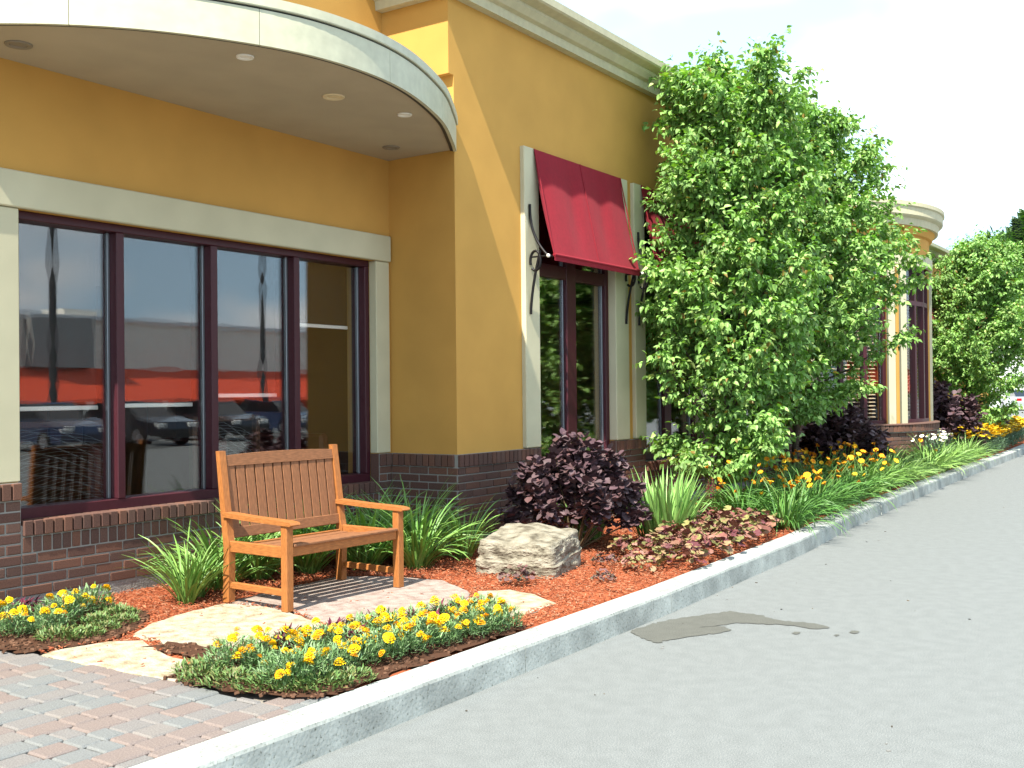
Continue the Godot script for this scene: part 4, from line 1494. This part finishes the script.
	for k in 3:
		hv.append(heuchera_data(lob, 20 + k, [Color(0.22, 0.11, 0.07), Color(0.26, 0.17, 0.09), Color(0.17, 0.065, 0.05), Color(0.11, 0.03, 0.035), Color(0.21, 0.20, 0.07), Color(0.27, 0.13, 0.10), Color(0.15, 0.15, 0.05)]))
	for i in hp.size():
		var h = hp[i]
		var t = thing("heuchera", "bronze and tan leaved heuchera in the drift beside the kerb", "heuchera", Vector3(h[0], 0, h[1]), r.randf() * TAU, "bronze heucheras beside the kerb")
		scatter(lob, "foliage", "bronze_leaf", hv[i % 3][0], hv[i % 3][1], t)
		t.scale = Vector3.ONE * h[2]
	var hd = heuchera_data(lob, 27, [Color(0.10, 0.055, 0.05), Color(0.14, 0.07, 0.07), Color(0.09, 0.08, 0.05), Color(0.16, 0.11, 0.08)])
	for e in [[6.62, -4.42, 0.62, "small dark leaved plant in front of the boulder"], [7.7, -4.28, 0.5, "tiny wilted purple plant on the mulch right of the boulder"], [7.05, -3.92, 0.4, "tiny purple seedling on the mulch near the kerb"]]:
		var t = thing("heuchera", e[3], "heuchera", Vector3(e[0], 0, e[1]), r.randf() * TAU)
		scatter(lob, "foliage", "purple_leaf", hd[0], hd[1], t)
		t.scale = Vector3.ONE * e[2]
	# --- pink astilbe between iris and heuchera
	for e in [[10.2, -4.85, "pink astilbe spike beside the iris"], [10.9, -4.75, "crimson astilbe spike in front of the tree trunk"]]:
		var t = thing("astilbe", e[2], "astilbe", Vector3(e[0], 0, e[1]))
		var st := MB.new()
		var fl := MB.new()
		for k in 5:
			var b0 = Vector3(r.randf_range(-0.08, 0.08), 0, r.randf_range(-0.08, 0.08))
			var hgt = r.randf_range(0.34, 0.48)
			st.tube([b0, b0 + Vector3(0, hgt, 0)], 0.004, 5)
			for q in 60:
				var s = r.randf()
				fl.col = Color(0.42, 0.05, 0.14) * r.randf_range(0.7, 1.2)
				fl.blade(b0 + Vector3(0, hgt - 0.16 * s, 0), r.randf() * TAU, 0.035 * (s + 0.25), 0.008, 1.0, 0.3, 2)
		put(st, "stem", "green_stem", t)
		put(fl, "flower", "petal", t)
	# --- flowering daylilies along the kerb
	var fd = [strap_mesh(180, 0.62, 0.018, 0.9, 1.8, green, lime, 31, 0.15), strap_mesh(180, 0.58, 0.017, 1.0, 1.9, Color(0.07, 0.18, 0.035), green, 32, 0.15), strap_mesh(180, 0.62, 0.016, 0.9, 1.7, Color(0.12, 0.25, 0.05), Color(0.22, 0.35, 0.09), 33, 0.15)]
	var gold = bloom_mesh(0.040, Color(0.85, 0.40, 0.02), Color(0.7, 0.24, 0.02), 6, 1.7)
	var yellow = bloom_mesh(0.040, Color(0.88, 0.60, 0.04), Color(0.8, 0.45, 0.03), 6, 1.7)
	var fp = []
	var xk = 10.75
	while xk < 22.8:
		var mass = xk > 11.8 and xk < 15.4
		fp.append([xk, kerb_z(xk) - 0.37 + r.randf_range(-0.06, 0.04), 1 if xk < 14.0 else (0 if xk < 15.5 else 2), (11 if mass else (7 if xk < 12 else (1 if r.randf() < 0.4 else 0)))])
		if xk < 18.2:
			fp.append([xk + 0.25, kerb_z(xk) - 0.98 + r.randf_range(-0.08, 0.08), 1 if xk < 13.0 else 0, (14 if mass else (7 if xk < 15.5 else 1))])
		xk += r.randf_range(0.5, 0.78)
	for p in fp:
		var lab = "dense daylily clump with orange and yellow blooms beside the kerb" if p[3] > 2 else ("light green daylily clump with hardly a bloom below the round bay")
		var t = thing("flowering_daylily", lab, "daylily", Vector3(p[0], 0, p[1]), r.randf() * TAU, "daylilies along the kerb")
		var sc = r.randf_range(0.8, 1.2)
		put(fd[p[2]], "leaves", "strap_leaf", t, "stuff").scale = Vector3.ONE * sc
		for k in p[3]:
			var a = r.randf() * TAU
			var d = r.randf_range(0.1, 0.4)
			var tip = Vector3(cos(a) * d, r.randf_range(0.30, 0.66), sin(a) * d)
			var st := MB.new()
			st.tube([Vector3(0, 0, 0), Vector3(tip.x * 0.35, tip.y * 0.6, tip.z * 0.35), tip], 0.004, 5)
			put(st, "stem", "green_stem", t)
			var fl = put(gold if r.randf() < 0.7 else yellow, "flower", "petal", t)
			fl.position = tip
			fl.rotation = Vector3(r.randf_range(-0.9, 0.9), a, r.randf_range(-0.9, 0.9))
			fl.scale = Vector3.ONE * r.randf_range(0.6, 1.05)
	# --- white daisies, grey-green perennial, and a mass of yellow flowers further on
	var cl = mound_mesh(0.4, 0.6, 900, 0.11, 0.02, [Color(0.09, 0.17, 0.09), Color(0.12, 0.2, 0.12)], 91)
	var daisy = bloom_mesh(0.04, Color(0.85, 0.85, 0.82), Color(0.7, 0.6, 0.1), 9, 0.2)
	for p in [[19.9, -4.55, "grey green perennial with white daisies before the round bay"], [21.6, -4.75, "white daisy clump past the round bay"]]:
		var t = thing("daisy_clump", p[2], "daisies", Vector3(p[0], 0, p[1]))
		put(cl, "foliage", "strap_leaf", t, "stuff")
		for k in 34:
			var a = r.randf() * TAU
			var d = 0.36 * sqrt(r.randf())
			var fl = put(daisy, "flower", "petal", t)
			fl.position = Vector3(cos(a) * d, 0.66 - d * 0.4 + r.randf_range(-0.03, 0.05), sin(a) * d)
			fl.rotation = Vector3(r.randf_range(-0.5, 0.5), 0, r.randf_range(-0.2, 0.9))
	var ym = bloom_mesh(0.055, Color(0.88, 0.62, 0.03), Color(0.6, 0.35, 0.02), 8, 0.2)
	for p in [[23.4, -4.5], [24.2, -4.45], [25.0, -4.5], [25.8, -4.55], [26.6, -4.6], [24.6, -4.85], [25.6, -4.95], [27.4, -4.62], [28.2, -4.66], [29.0, -4.7], [29.9, -4.75], [30.8, -4.8], [31.8, -4.85], [28.6, -5.1]]:
		var t = thing("yellow_perennial", "bushy perennial covered in yellow flowers at the far end of the bed", "perennial", Vector3(p[0], 0, p[1]), r.randf() * TAU, "yellow perennials at the far end")
		put(cl, "foliage", "strap_leaf", t, "stuff")
		var xf = []
		var cs = []
		for k in 90:
			var a = r.randf() * TAU
			var d = 0.42 * sqrt(r.randf())
			xf.append(Transform3D(Basis(Vector3.UP, r.randf() * TAU) * Basis(Vector3.FORWARD, r.randf_range(-0.6, 0.6)), Vector3(cos(a) * d, 0.66 - d * 0.55 + r.randf_range(-0.04, 0.06), sin(a) * d)))
			cs.append(Color.WHITE * r.randf_range(0.8, 1.1))
		scatter(ym, "flowers", "petal", xf, cs, t)

func heuchera_data(lob, seed_, pal):
	var r := RandomNumberGenerator.new()
	r.seed = seed_
	var xf = []
	var cols = []
	for i in 95:
		var a = r.randf() * TAU
		var k = sqrt(r.randf())
		var y = 0.19 * sqrt(1.0 - k * k * 0.8) * r.randf_range(0.45, 1.0) + 0.02
		var d = Vector3(cos(a), r.randf_range(-1.0, 0.6), sin(a))
		xf.append(Transform3D(facing(d, r.randf_range(-0.7, 0.7), r).scaled(Vector3.ONE * r.randf_range(0.5, 0.95)), Vector3(cos(a) * k * 0.2, y, sin(a) * k * 0.2)))
		var c = pal[r.randi_range(0, pal.size() - 1)] * r.randf_range(0.75, 1.15)
		c.a = 1.0
		cols.append(c)
	return [xf, cols]

func make_bush(called, label, at, radius, height, leaves, lm, pal, m, seed_, nstems):
	var t = thing(called, label, "bush", at)
	var r := RandomNumberGenerator.new()
	r.seed = seed_
	var st := MB.new()
	var xf = []
	var cols = []
	var stems = []
	for i in nstems:
		var a = i * 2.4 + r.randf_range(-0.3, 0.3)
		var k = sqrt((i + 0.5) / nstems)
		var top = Vector3(cos(a) * radius * k, height * sqrt(max(0.05, 1.0 - pow(k, 2.4) * 0.93)) * r.randf_range(0.8, 1.03), sin(a) * radius * k)
		var p = [Vector3(cos(a) * 0.05, 0, sin(a) * 0.05), top * Vector3(0.4, 0.35, 0.4), top * Vector3(0.78, 0.7, 0.78), top]
		st.tube(p, [0.010, 0.008, 0.006, 0.003], 5, false)
		stems.append(p)
	put(st, "stems", "stem", t)
	for i in leaves:
		var p = stems[r.randi_range(0, nstems - 1)]
		var s = pow(r.randf(), 0.5)
		var c = p[1].lerp(p[2], s * 2.0) if s < 0.5 else p[2].lerp(p[3], (s - 0.5) * 2.0)
		c = c + Vector3(r.randf_range(-1, 1), r.randf_range(-1, 1), r.randf_range(-1, 1)) * 0.045
		var d = Vector3(r.randf_range(-1, 1), r.randf_range(-0.45, 0.9), r.randf_range(-1, 1)).normalized()
		xf.append(Transform3D(facing(d, r.randf_range(-0.7, 0.7), r).scaled(Vector3.ONE * r.randf_range(0.65, 1.2)), c + d * 0.02))
		var cc = pal[r.randi_range(0, pal.size() - 1)] * r.randf_range(0.75, 1.2)
		cc.a = 1.0
		cols.append(cc)
	scatter(lm, "foliage", m, xf, cols, t)
	return t

# ---------------------------------------------------------------- indoors
func make_indoors():
	var edges = [[4.18, 4.92, 1.36], [5.03, 5.80, 1.37], [5.91, 6.73, 1.44], [6.84, 7.66, 2.08]]
	for e in edges:
		var t = thing("roller_shade", "dark roller shade drawn down behind the wide window" if e[2] < 2 else "short dark roller shade raised in the last pane of the wide window", "roller shade", Vector3(e[0], e[2], -7.06), 0.0, "roller shades in the wide window")
		if e[2] > 2: t.remove_meta("group")
		boxpart(Vector3(0, 0, -0.002), Vector3(e[1] - e[0], 2.66 - e[2], 0.002), "cloth", "shade_cloth", t)
		boxpart(Vector3(-0.01, -0.032, -0.012), Vector3(e[1] - e[0] + 0.01, 0.0, 0.012), "bottom_bar", "white_paint", t, 0.004)
		var tube := MB.new()
		tube.tube([Vector3(-0.01, 2.68 - e[2], 0), Vector3(e[1] - e[0] + 0.01, 2.68 - e[2], 0)], 0.022, 10)
		put(tube, "roller", "shade_cloth", t)
	# booths with dark red backs
	for k in 3:
		var x = 4.5 + k * 1.25
		var t = thing("booth_seat", "dark red restaurant booth seat behind the wide window", "booth", Vector3(x, -0.05, -7.75), 0.0, "booth seats indoors")
		boxpart(Vector3(0, 0.12, -0.5), Vector3(0.5, 0.46, 0.5), "seat", "booth_vinyl", t, 0.03)
		boxpart(Vector3(0.5, 0.0, -0.5), Vector3(0.62, 1.1, 0.5), "backrest", "booth_vinyl", t, 0.03)
		boxpart(Vector3(0.02, 0, -0.48), Vector3(0.48, 0.12, 0.48), "plinth", "room_wood", t)
	# etched glass screen: a timber frame with a wavy etched pattern
	for e in [[4.2, 1.0], [5.95, 0.75]]:
		var t = thing("etched_screen", "low screen with wavy pale lines behind the wide window", "screen", Vector3(e[0], 0, -7.25), 0.0, "etched screens indoors")
		boxpart(Vector3(0, -0.05, -0.03), Vector3(0.05, 1.25, 0.03), "post", "room_wood", t, 0.005)
		boxpart(Vector3(e[1] - 0.05, -0.05, -0.03), Vector3(e[1], 1.25, 0.03), "post", "room_wood", t, 0.005)
		boxpart(Vector3(0.05, 1.2, -0.02), Vector3(e[1] - 0.05, 1.25, 0.02), "top_rail", "room_wood", t, 0.005)
		var w := MB.new()
		for i in 36:
			var p = []
			for k in 14:
				var s = k / 13.0
				p.append(Vector3(0.06 + (e[1] - 0.12) * s, clampf(0.60 + i * 0.017 + 0.11 * s * sin(s * 3.0 + i * 0.05) + 0.012 * sin(s * 16.0 + i * 1.3), 0.6, 1.2), 0))
			w.tube(p, 0.0013, 4, false)
		put(w, "etched_lines", "etched", t, "stuff")

# ---------------------------------------------------------------- surroundings mirrored in the glass or far off
func make_car(label, at, turn, paint, group = ""):
	var t = thing("parked_car", label, "car", at, turn, group)
	var b := MB.new()
	var low = [Vector2(-2.15, 0.28), Vector2(2.1, 0.28), Vector2(2.18, 0.55), Vector2(2.05, 0.78), Vector2(1.2, 0.93), Vector2(-1.75, 0.98), Vector2(-2.15, 0.92), Vector2(-2.2, 0.6)]
	b.sweep(low, [[Vector3(0, 0, -0.85), Vector3.RIGHT], [Vector3(0, 0, 0.85), Vector3.RIGHT]])
	put(b, "body", paint, t)
	var c := MB.new()
	var hi = [Vector2(1.15, 0.92), Vector2(0.45, 1.40), Vector2(-0.95, 1.42), Vector2(-1.7, 0.97)]
	c.sweep(hi, [[Vector3(0, 0, -0.72), Vector3.RIGHT], [Vector3(0, 0, 0.72), Vector3.RIGHT]])
	put(c, "cabin", "dark_glass", t)
	var rf := MB.new()
	rf.sweep([Vector2(0.48, 1.39), Vector2(0.42, 1.44), Vector2(-0.95, 1.46), Vector2(-1.05, 1.41)], [[Vector3(0, 0, -0.70), Vector3.RIGHT], [Vector3(0, 0, 0.70), Vector3.RIGHT]])
	put(rf, "roof", paint, t)
	for x in [-1.35, 1.35]:
		for z in [-0.78, 0.78]:
			var wh = group_node("wheel", t)
			wh.position = Vector3(x, 0.31, z)
			var ty := MB.new()
			ty.tube([Vector3(0, 0, -0.1), Vector3(0, 0, 0.1)], 0.31, 20)
			put(ty, "tyre", "tyre", wh)
			var ri := MB.new()
			ri.tube([Vector3(0, 0, -0.108), Vector3(0, 0, 0.108)], 0.19, 16)
			put(ri, "rim", "wheel_metal", wh)
	for z in [-0.62, 0.62]:
		boxpart(Vector3(2.05, 0.6, z - 0.18), Vector3(2.17, 0.74, z + 0.18), "headlight", "car_lamp", t, 0.02)
		boxpart(Vector3(-2.2, 0.68, z - 0.16), Vector3(-2.14, 0.86, z + 0.16), "tail_light", "car_tail", t, 0.01)
	return t

func make_surroundings():
	# the shop across the car park, seen mirrored in the wide window
	var s = thing("shop_building", "long grey shop with a red band, mirrored in the wide window", "building", Vector3(42, -0.155, 36), -0.06)
	boxpart(Vector3(-34, 3.1, 0), Vector3(30, 5.6, 14), "upper_wall", "grey_cladding", s)
	boxpart(Vector3(-34, 5.6, -0.15), Vector3(30, 5.82, 14), "parapet", "white_cladding", s)
	boxpart(Vector3(-11.8, 3.1, -0.6), Vector3(-8.2, 5.65, -0.004), "entrance_block", "dark_cladding", s)
	var rb := MB.new()
	rb.sweep([Vector2(0.0, 3.1), Vector2(0.0, 1.25), Vector2(2.2, 1.25), Vector2(2.2, 1.4)], straight(Vector3(-34, 0, 0), Vector3(30, 0, 0), Vector3.FORWARD))
	put(rb, "red_band", "red_cladding", s)
	for k in 12:
		boxpart(Vector3(-33 + k * 5.0, 0, -1.1), Vector3(-32 + k * 5.0, 1.25, -0.2), "pillar", "red_cladding", s)
		boxpart(Vector3(-32 + k * 5.0, 0, 0.4), Vector3(-28 + k * 5.0, 1.25, 0.5), "shop_window", "dark_glass", s)
	boxpart(Vector3(-6.5, 5.82, 4), Vector3(-4.2, 6.5, 6), "roof_unit", "grey_cladding", s)
	for e in [[20.6, 18.0], [35.3, 24.0]]:
		var p = thing("lamp_post", "dark car park lamp post mirrored in the wide window", "lamp post", Vector3(e[0], -0.155, e[1]), 0.0, "car park lamp posts")
		var b := MB.new()
		b.tube([Vector3(0, 0.5, 0), Vector3(0, 9.2, 0)], [0.14, 0.10], 10)
		put(b, "pole", "pole_paint", p)
		boxpart(Vector3(-0.3, 0, -0.3), Vector3(0.3, 0.5, 0.3), "base", "concrete", p, 0.03)
		boxpart(Vector3(-0.25, 9.0, -1.2), Vector3(0.25, 9.15, -0.1), "lamp_head", "pole_paint", p, 0.03)
	var lots = [[15.0, 15.0, "car_dark", "black"], [18.6, 15.4, "car_blue", "blue"], [22.2, 16.0, "car_dark", "black"], [26.0, 16.8, "car_dark", "black"], [30.0, 17.6, "car_blue", "blue"]]
	for c in lots:
		make_car(c[3] + " car parked across the driveway, mirrored in the wide window", Vector3(c[0], -0.155, c[1]), PI / 2, c[2], c[3] + " cars across the driveway")
	make_car("small silver car far down the driveway before the white building", Vector3(83, -0.155, -12.4), 0.4, "car_silver")
	# far white building at the end of the driveway
	var w = thing("white_building", "long white flat roofed building at the end of the driveway", "building", Vector3(88, -0.155, 0))
	boxpart(Vector3(0, 0, -40), Vector3(20, 5.0, 20), "wall", "white_cladding", w)
	boxpart(Vector3(-0.2, 5.0, -40.2), Vector3(20, 5.3, 20.2), "parapet", "white_cladding", w)
	# grass verge
	var v := MB.new()
	for i in 20:
		for j in 6:
			var f = func(a, c):
				var h = 0.9 * sin(PI * clampf(c / 6.0, 0, 1)) * sin(PI * clampf(a / 20.0, 0.02, 0.98))
				return Vector3(60 + a * 0.8, -0.16 + h, -15.5 + c * 0.6)
			v.quad(f.call(i, j), f.call(i + 1, j), f.call(i + 1, j + 1), f.call(i, j + 1), Vector3(0, 1, 0.2).normalized())
	struct(v, "grass_verge", "grass", "low green grass verge at the end of the driveway", "verge")
	# wooded hill
	var h := MB.new()
	var nz := FastNoiseLite.new()
	nz.seed = 12
	nz.frequency = 0.012
	var hf = func(x, z):
		var k = clampf((x - 170) / 150.0, 0, 1)
		return -0.3 + 36.0 * sin(k * PI * 0.5) * (0.35 + 0.65 * clampf((z + 70) / 30.0, 0, 1.2)) + nz.get_noise_2d(x, z) * 6.0 * k
	for i in 12:
		for j in 24:
			var x0 = 170 + i * 14.0
			var z0 = -200 + j * 14.0
			var q = []
			for e in [[0, 0], [1, 0], [1, 1], [0, 1]]:
				q.append(Vector3(x0 + e[0] * 14, hf.call(x0 + e[0] * 14, z0 + e[1] * 14), z0 + e[1] * 14))
			var nn = (q[1] - q[0]).cross(q[3] - q[0]).normalized()
			if nn.y < 0: nn = -nn
			h.quad(q[0], q[1], q[2], q[3], nn)
	struct(h, "hill", "hill_ground", "wooded green hill beyond the white building", "hill")
	var r := RandomNumberGenerator.new()
	r.seed = 8
	var clump = mound_mesh(0.5, 1.0, 260, 0.22, 0.12, [Color(0.05, 0.11, 0.03), Color(0.07, 0.14, 0.04)], 5)
	var xf = []
	var cs = []
	for i in 2600:
		var x = r.randf_range(175, 330)
		var z = r.randf_range(-190, 120)
		var sc = r.randf_range(4.0, 8.0)
		xf.append(Transform3D(Basis(Vector3.UP, r.randf() * TAU).scaled(Vector3(sc, sc * r.randf_range(0.9, 1.5), sc)), Vector3(x, hf.call(x, z) - 1.0, z)))
		var g = r.randf_range(0.7, 1.3)
		cs.append(Color(g, g, g * r.randf_range(0.9, 1.3)))
	tag(scatter(clump, "woodland", "leaf", xf, cs, self), "dense distant woodland covering the hill", "woodland", "", "stuff")
	# one tall pine standing out against the sky
	var pine = thing("pine_tree", "lone pine with haze painted into its crown, on the hill above the far tree", "tree", Vector3(236, hf.call(236, -35.5) - 7.0, -35.5))
	var tk := MB.new()
	tk.tube([Vector3.ZERO, Vector3(0, 16, 0)], [0.5, 0.1], 8)
	put(tk, "trunk", "bark", pine)
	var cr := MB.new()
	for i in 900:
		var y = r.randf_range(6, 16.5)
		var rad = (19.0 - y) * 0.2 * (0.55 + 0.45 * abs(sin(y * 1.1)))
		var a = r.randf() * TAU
		cr.col = Color(0.10, 0.15, 0.13) * r.randf_range(0.7, 1.3)  # distance haze is put into this lightened needle colour
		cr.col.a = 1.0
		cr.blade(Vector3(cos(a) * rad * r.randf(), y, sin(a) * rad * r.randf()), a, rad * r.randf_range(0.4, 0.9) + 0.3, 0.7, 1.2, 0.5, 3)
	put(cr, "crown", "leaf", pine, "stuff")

# ---------------------------------------------------------------- sky
func make_sky():
	var W = 1024
	var H = 512
	var img := Image.create(W, H, false, Image.FORMAT_RGBF)
	var nz := FastNoiseLite.new()
	nz.seed = 21
	nz.frequency = 1.1
	nz.fractal_octaves = 5
	for j in H:
		var el = PI * (0.5 - (j + 0.5) / H)
		for i in W:
			var az = TAU * (i + 0.5) / W
			var d = Vector3(cos(az) * cos(el), sin(el), sin(az) * cos(el))
			var y = max(d.y, 0.0)
			var blue = Color(0.24, 0.42, 0.66).lerp(Color(0.36, 0.62, 0.80), pow(1.0 - y, 2.5))
			# high thin cloud, projected on a layer overhead
			var k = 1.0 / (y + 0.22)
			var cl = nz.get_noise_2d(d.x * k * 1.2, d.z * k * 1.2) * 0.5 + 0.5
			var a = clampf((cl - 0.34) * 2.4, 0.0, 1.0)
			a = max(a, 0.22 * (1.0 - y))
			var c = blue.lerp(Color(0.88, 0.90, 0.90), a)
			if el < 0:
				c = Color(0.34, 0.34, 0.33)
			img.set_pixel(i, j, c)
	var sm := PanoramaSkyMaterial.new()
	sm.panorama = ImageTexture.create_from_image(img)
	return sm

# ---------------------------------------------------------------- scene
func _ready():
	rng.seed = 1234
	glass_noise.seed = 6
	glass_noise.frequency = 1.0
	var cam := Camera3D.new()
	cam.name = "camera"
	var yaw = deg_to_rad(33.89)
	var pitch = deg_to_rad(0.49)
	var roll = deg_to_rad(-0.586)
	var F = Vector3(cos(yaw) * cos(pitch), sin(pitch), -sin(yaw) * cos(pitch))
	var R0 = Vector3(sin(yaw), 0, cos(yaw))
	var U0 = R0.cross(F)
	var R1 = R0 * cos(roll) + U0 * sin(roll)
	var U1 = U0 * cos(roll) - R0 * sin(roll)
	cam.transform = Transform3D(Basis(R1, U1, -F), Vector3(0, 1.42, 0))
	cam.fov = 39.48
	cam.near = 0.05
	cam.far = 1500
	add_child(cam)
	cam.current = true

	var env := Environment.new()
	env.background_mode = Environment.BG_SKY
	var sky := Sky.new()
	sky.sky_material = make_sky()
	env.sky = sky
	env.background_energy_multiplier = 0.93
	env.tonemap_mode = Environment.TONE_MAPPER_LINEAR
	env.tonemap_exposure = 2.65
	env.sdfgi_enabled = true
	env.ssao_enabled = true
	env.ssil_enabled = true
	var we := WorldEnvironment.new()
	we.name = "world_environment"
	we.environment = env
	add_child(we)

	var sun := DirectionalLight3D.new()
	sun.name = "sun"
	sun.light_energy = 1.5
	sun.light_color = Color(1.0, 0.97, 0.91)
	sun.light_angular_distance = 0.53
	sun.shadow_enabled = true
	add_child(sun)
	sun.look_at_from_position(Vector3.ZERO, Vector3(0.73, -1.0, -0.118))

	make_materials()
	make_ground()
	make_building()
	make_surroundings()
	make_awning(9.235, "red fabric awning over the tall window nearest the purple bush")
	make_awning(11.635, "red fabric awning half hidden behind the nearest tree")
	make_awning(14.035, "red fabric awning wholly among the tree crowns")
	make_awning(24.9, "red fabric awning on the far wall behind the last tree")
	make_indoors()
	var lm = leaf_mesh(0.076, 0.047, 0.3, 0.35, 0.35)
	make_tree("pear_tree", "leafy upright green tree in front of the awnings beside the iris", Vector3(11.8, 0, -4.99), 5.28, [Vector2(0.1, 0.35), Vector2(0.5, 0.62), Vector2(1.1, 0.92), Vector2(2.0, 1.10), Vector2(2.8, 1.12), Vector2(3.5, 1.0), Vector2(4.3, 0.93), Vector2(5.0, 0.82), Vector2(5.5, 0.6)], 0.14, Vector2(0.3, 0.12), 56000, 3, lm, 1.0)
	make_tree("pear_tree", "leafy green tree close behind the first, before the round bay", Vector3(14.9, 0, -5.2), 5.3, [Vector2(0.3, 0.4), Vector2(0.9, 0.8), Vector2(1.6, 1.2), Vector2(2.4, 1.5), Vector2(3.1, 1.6), Vector2(3.8, 1.52), Vector2(4.4, 1.3), Vector2(4.9, 0.95), Vector2(5.3, 0.6)], 0.75, Vector2(0.25, 0.15), 60000, 4, lm, 1.0)
	make_tree("pear_tree", "rounded green tree past the round bay", Vector3(26.2, 0, -5.0), 4.75, [Vector2(0.2, 0.6), Vector2(0.8, 1.05), Vector2(1.8, 1.4), Vector2(2.9, 1.5), Vector2(3.8, 1.25), Vector2(4.4, 0.9), Vector2(4.8, 0.5)], 0.25, Vector2(0.3, 0.25), 66000, 5, lm, 1.0)
	make_bench()
	make_boulder()
	make_plants()
	make_chips()
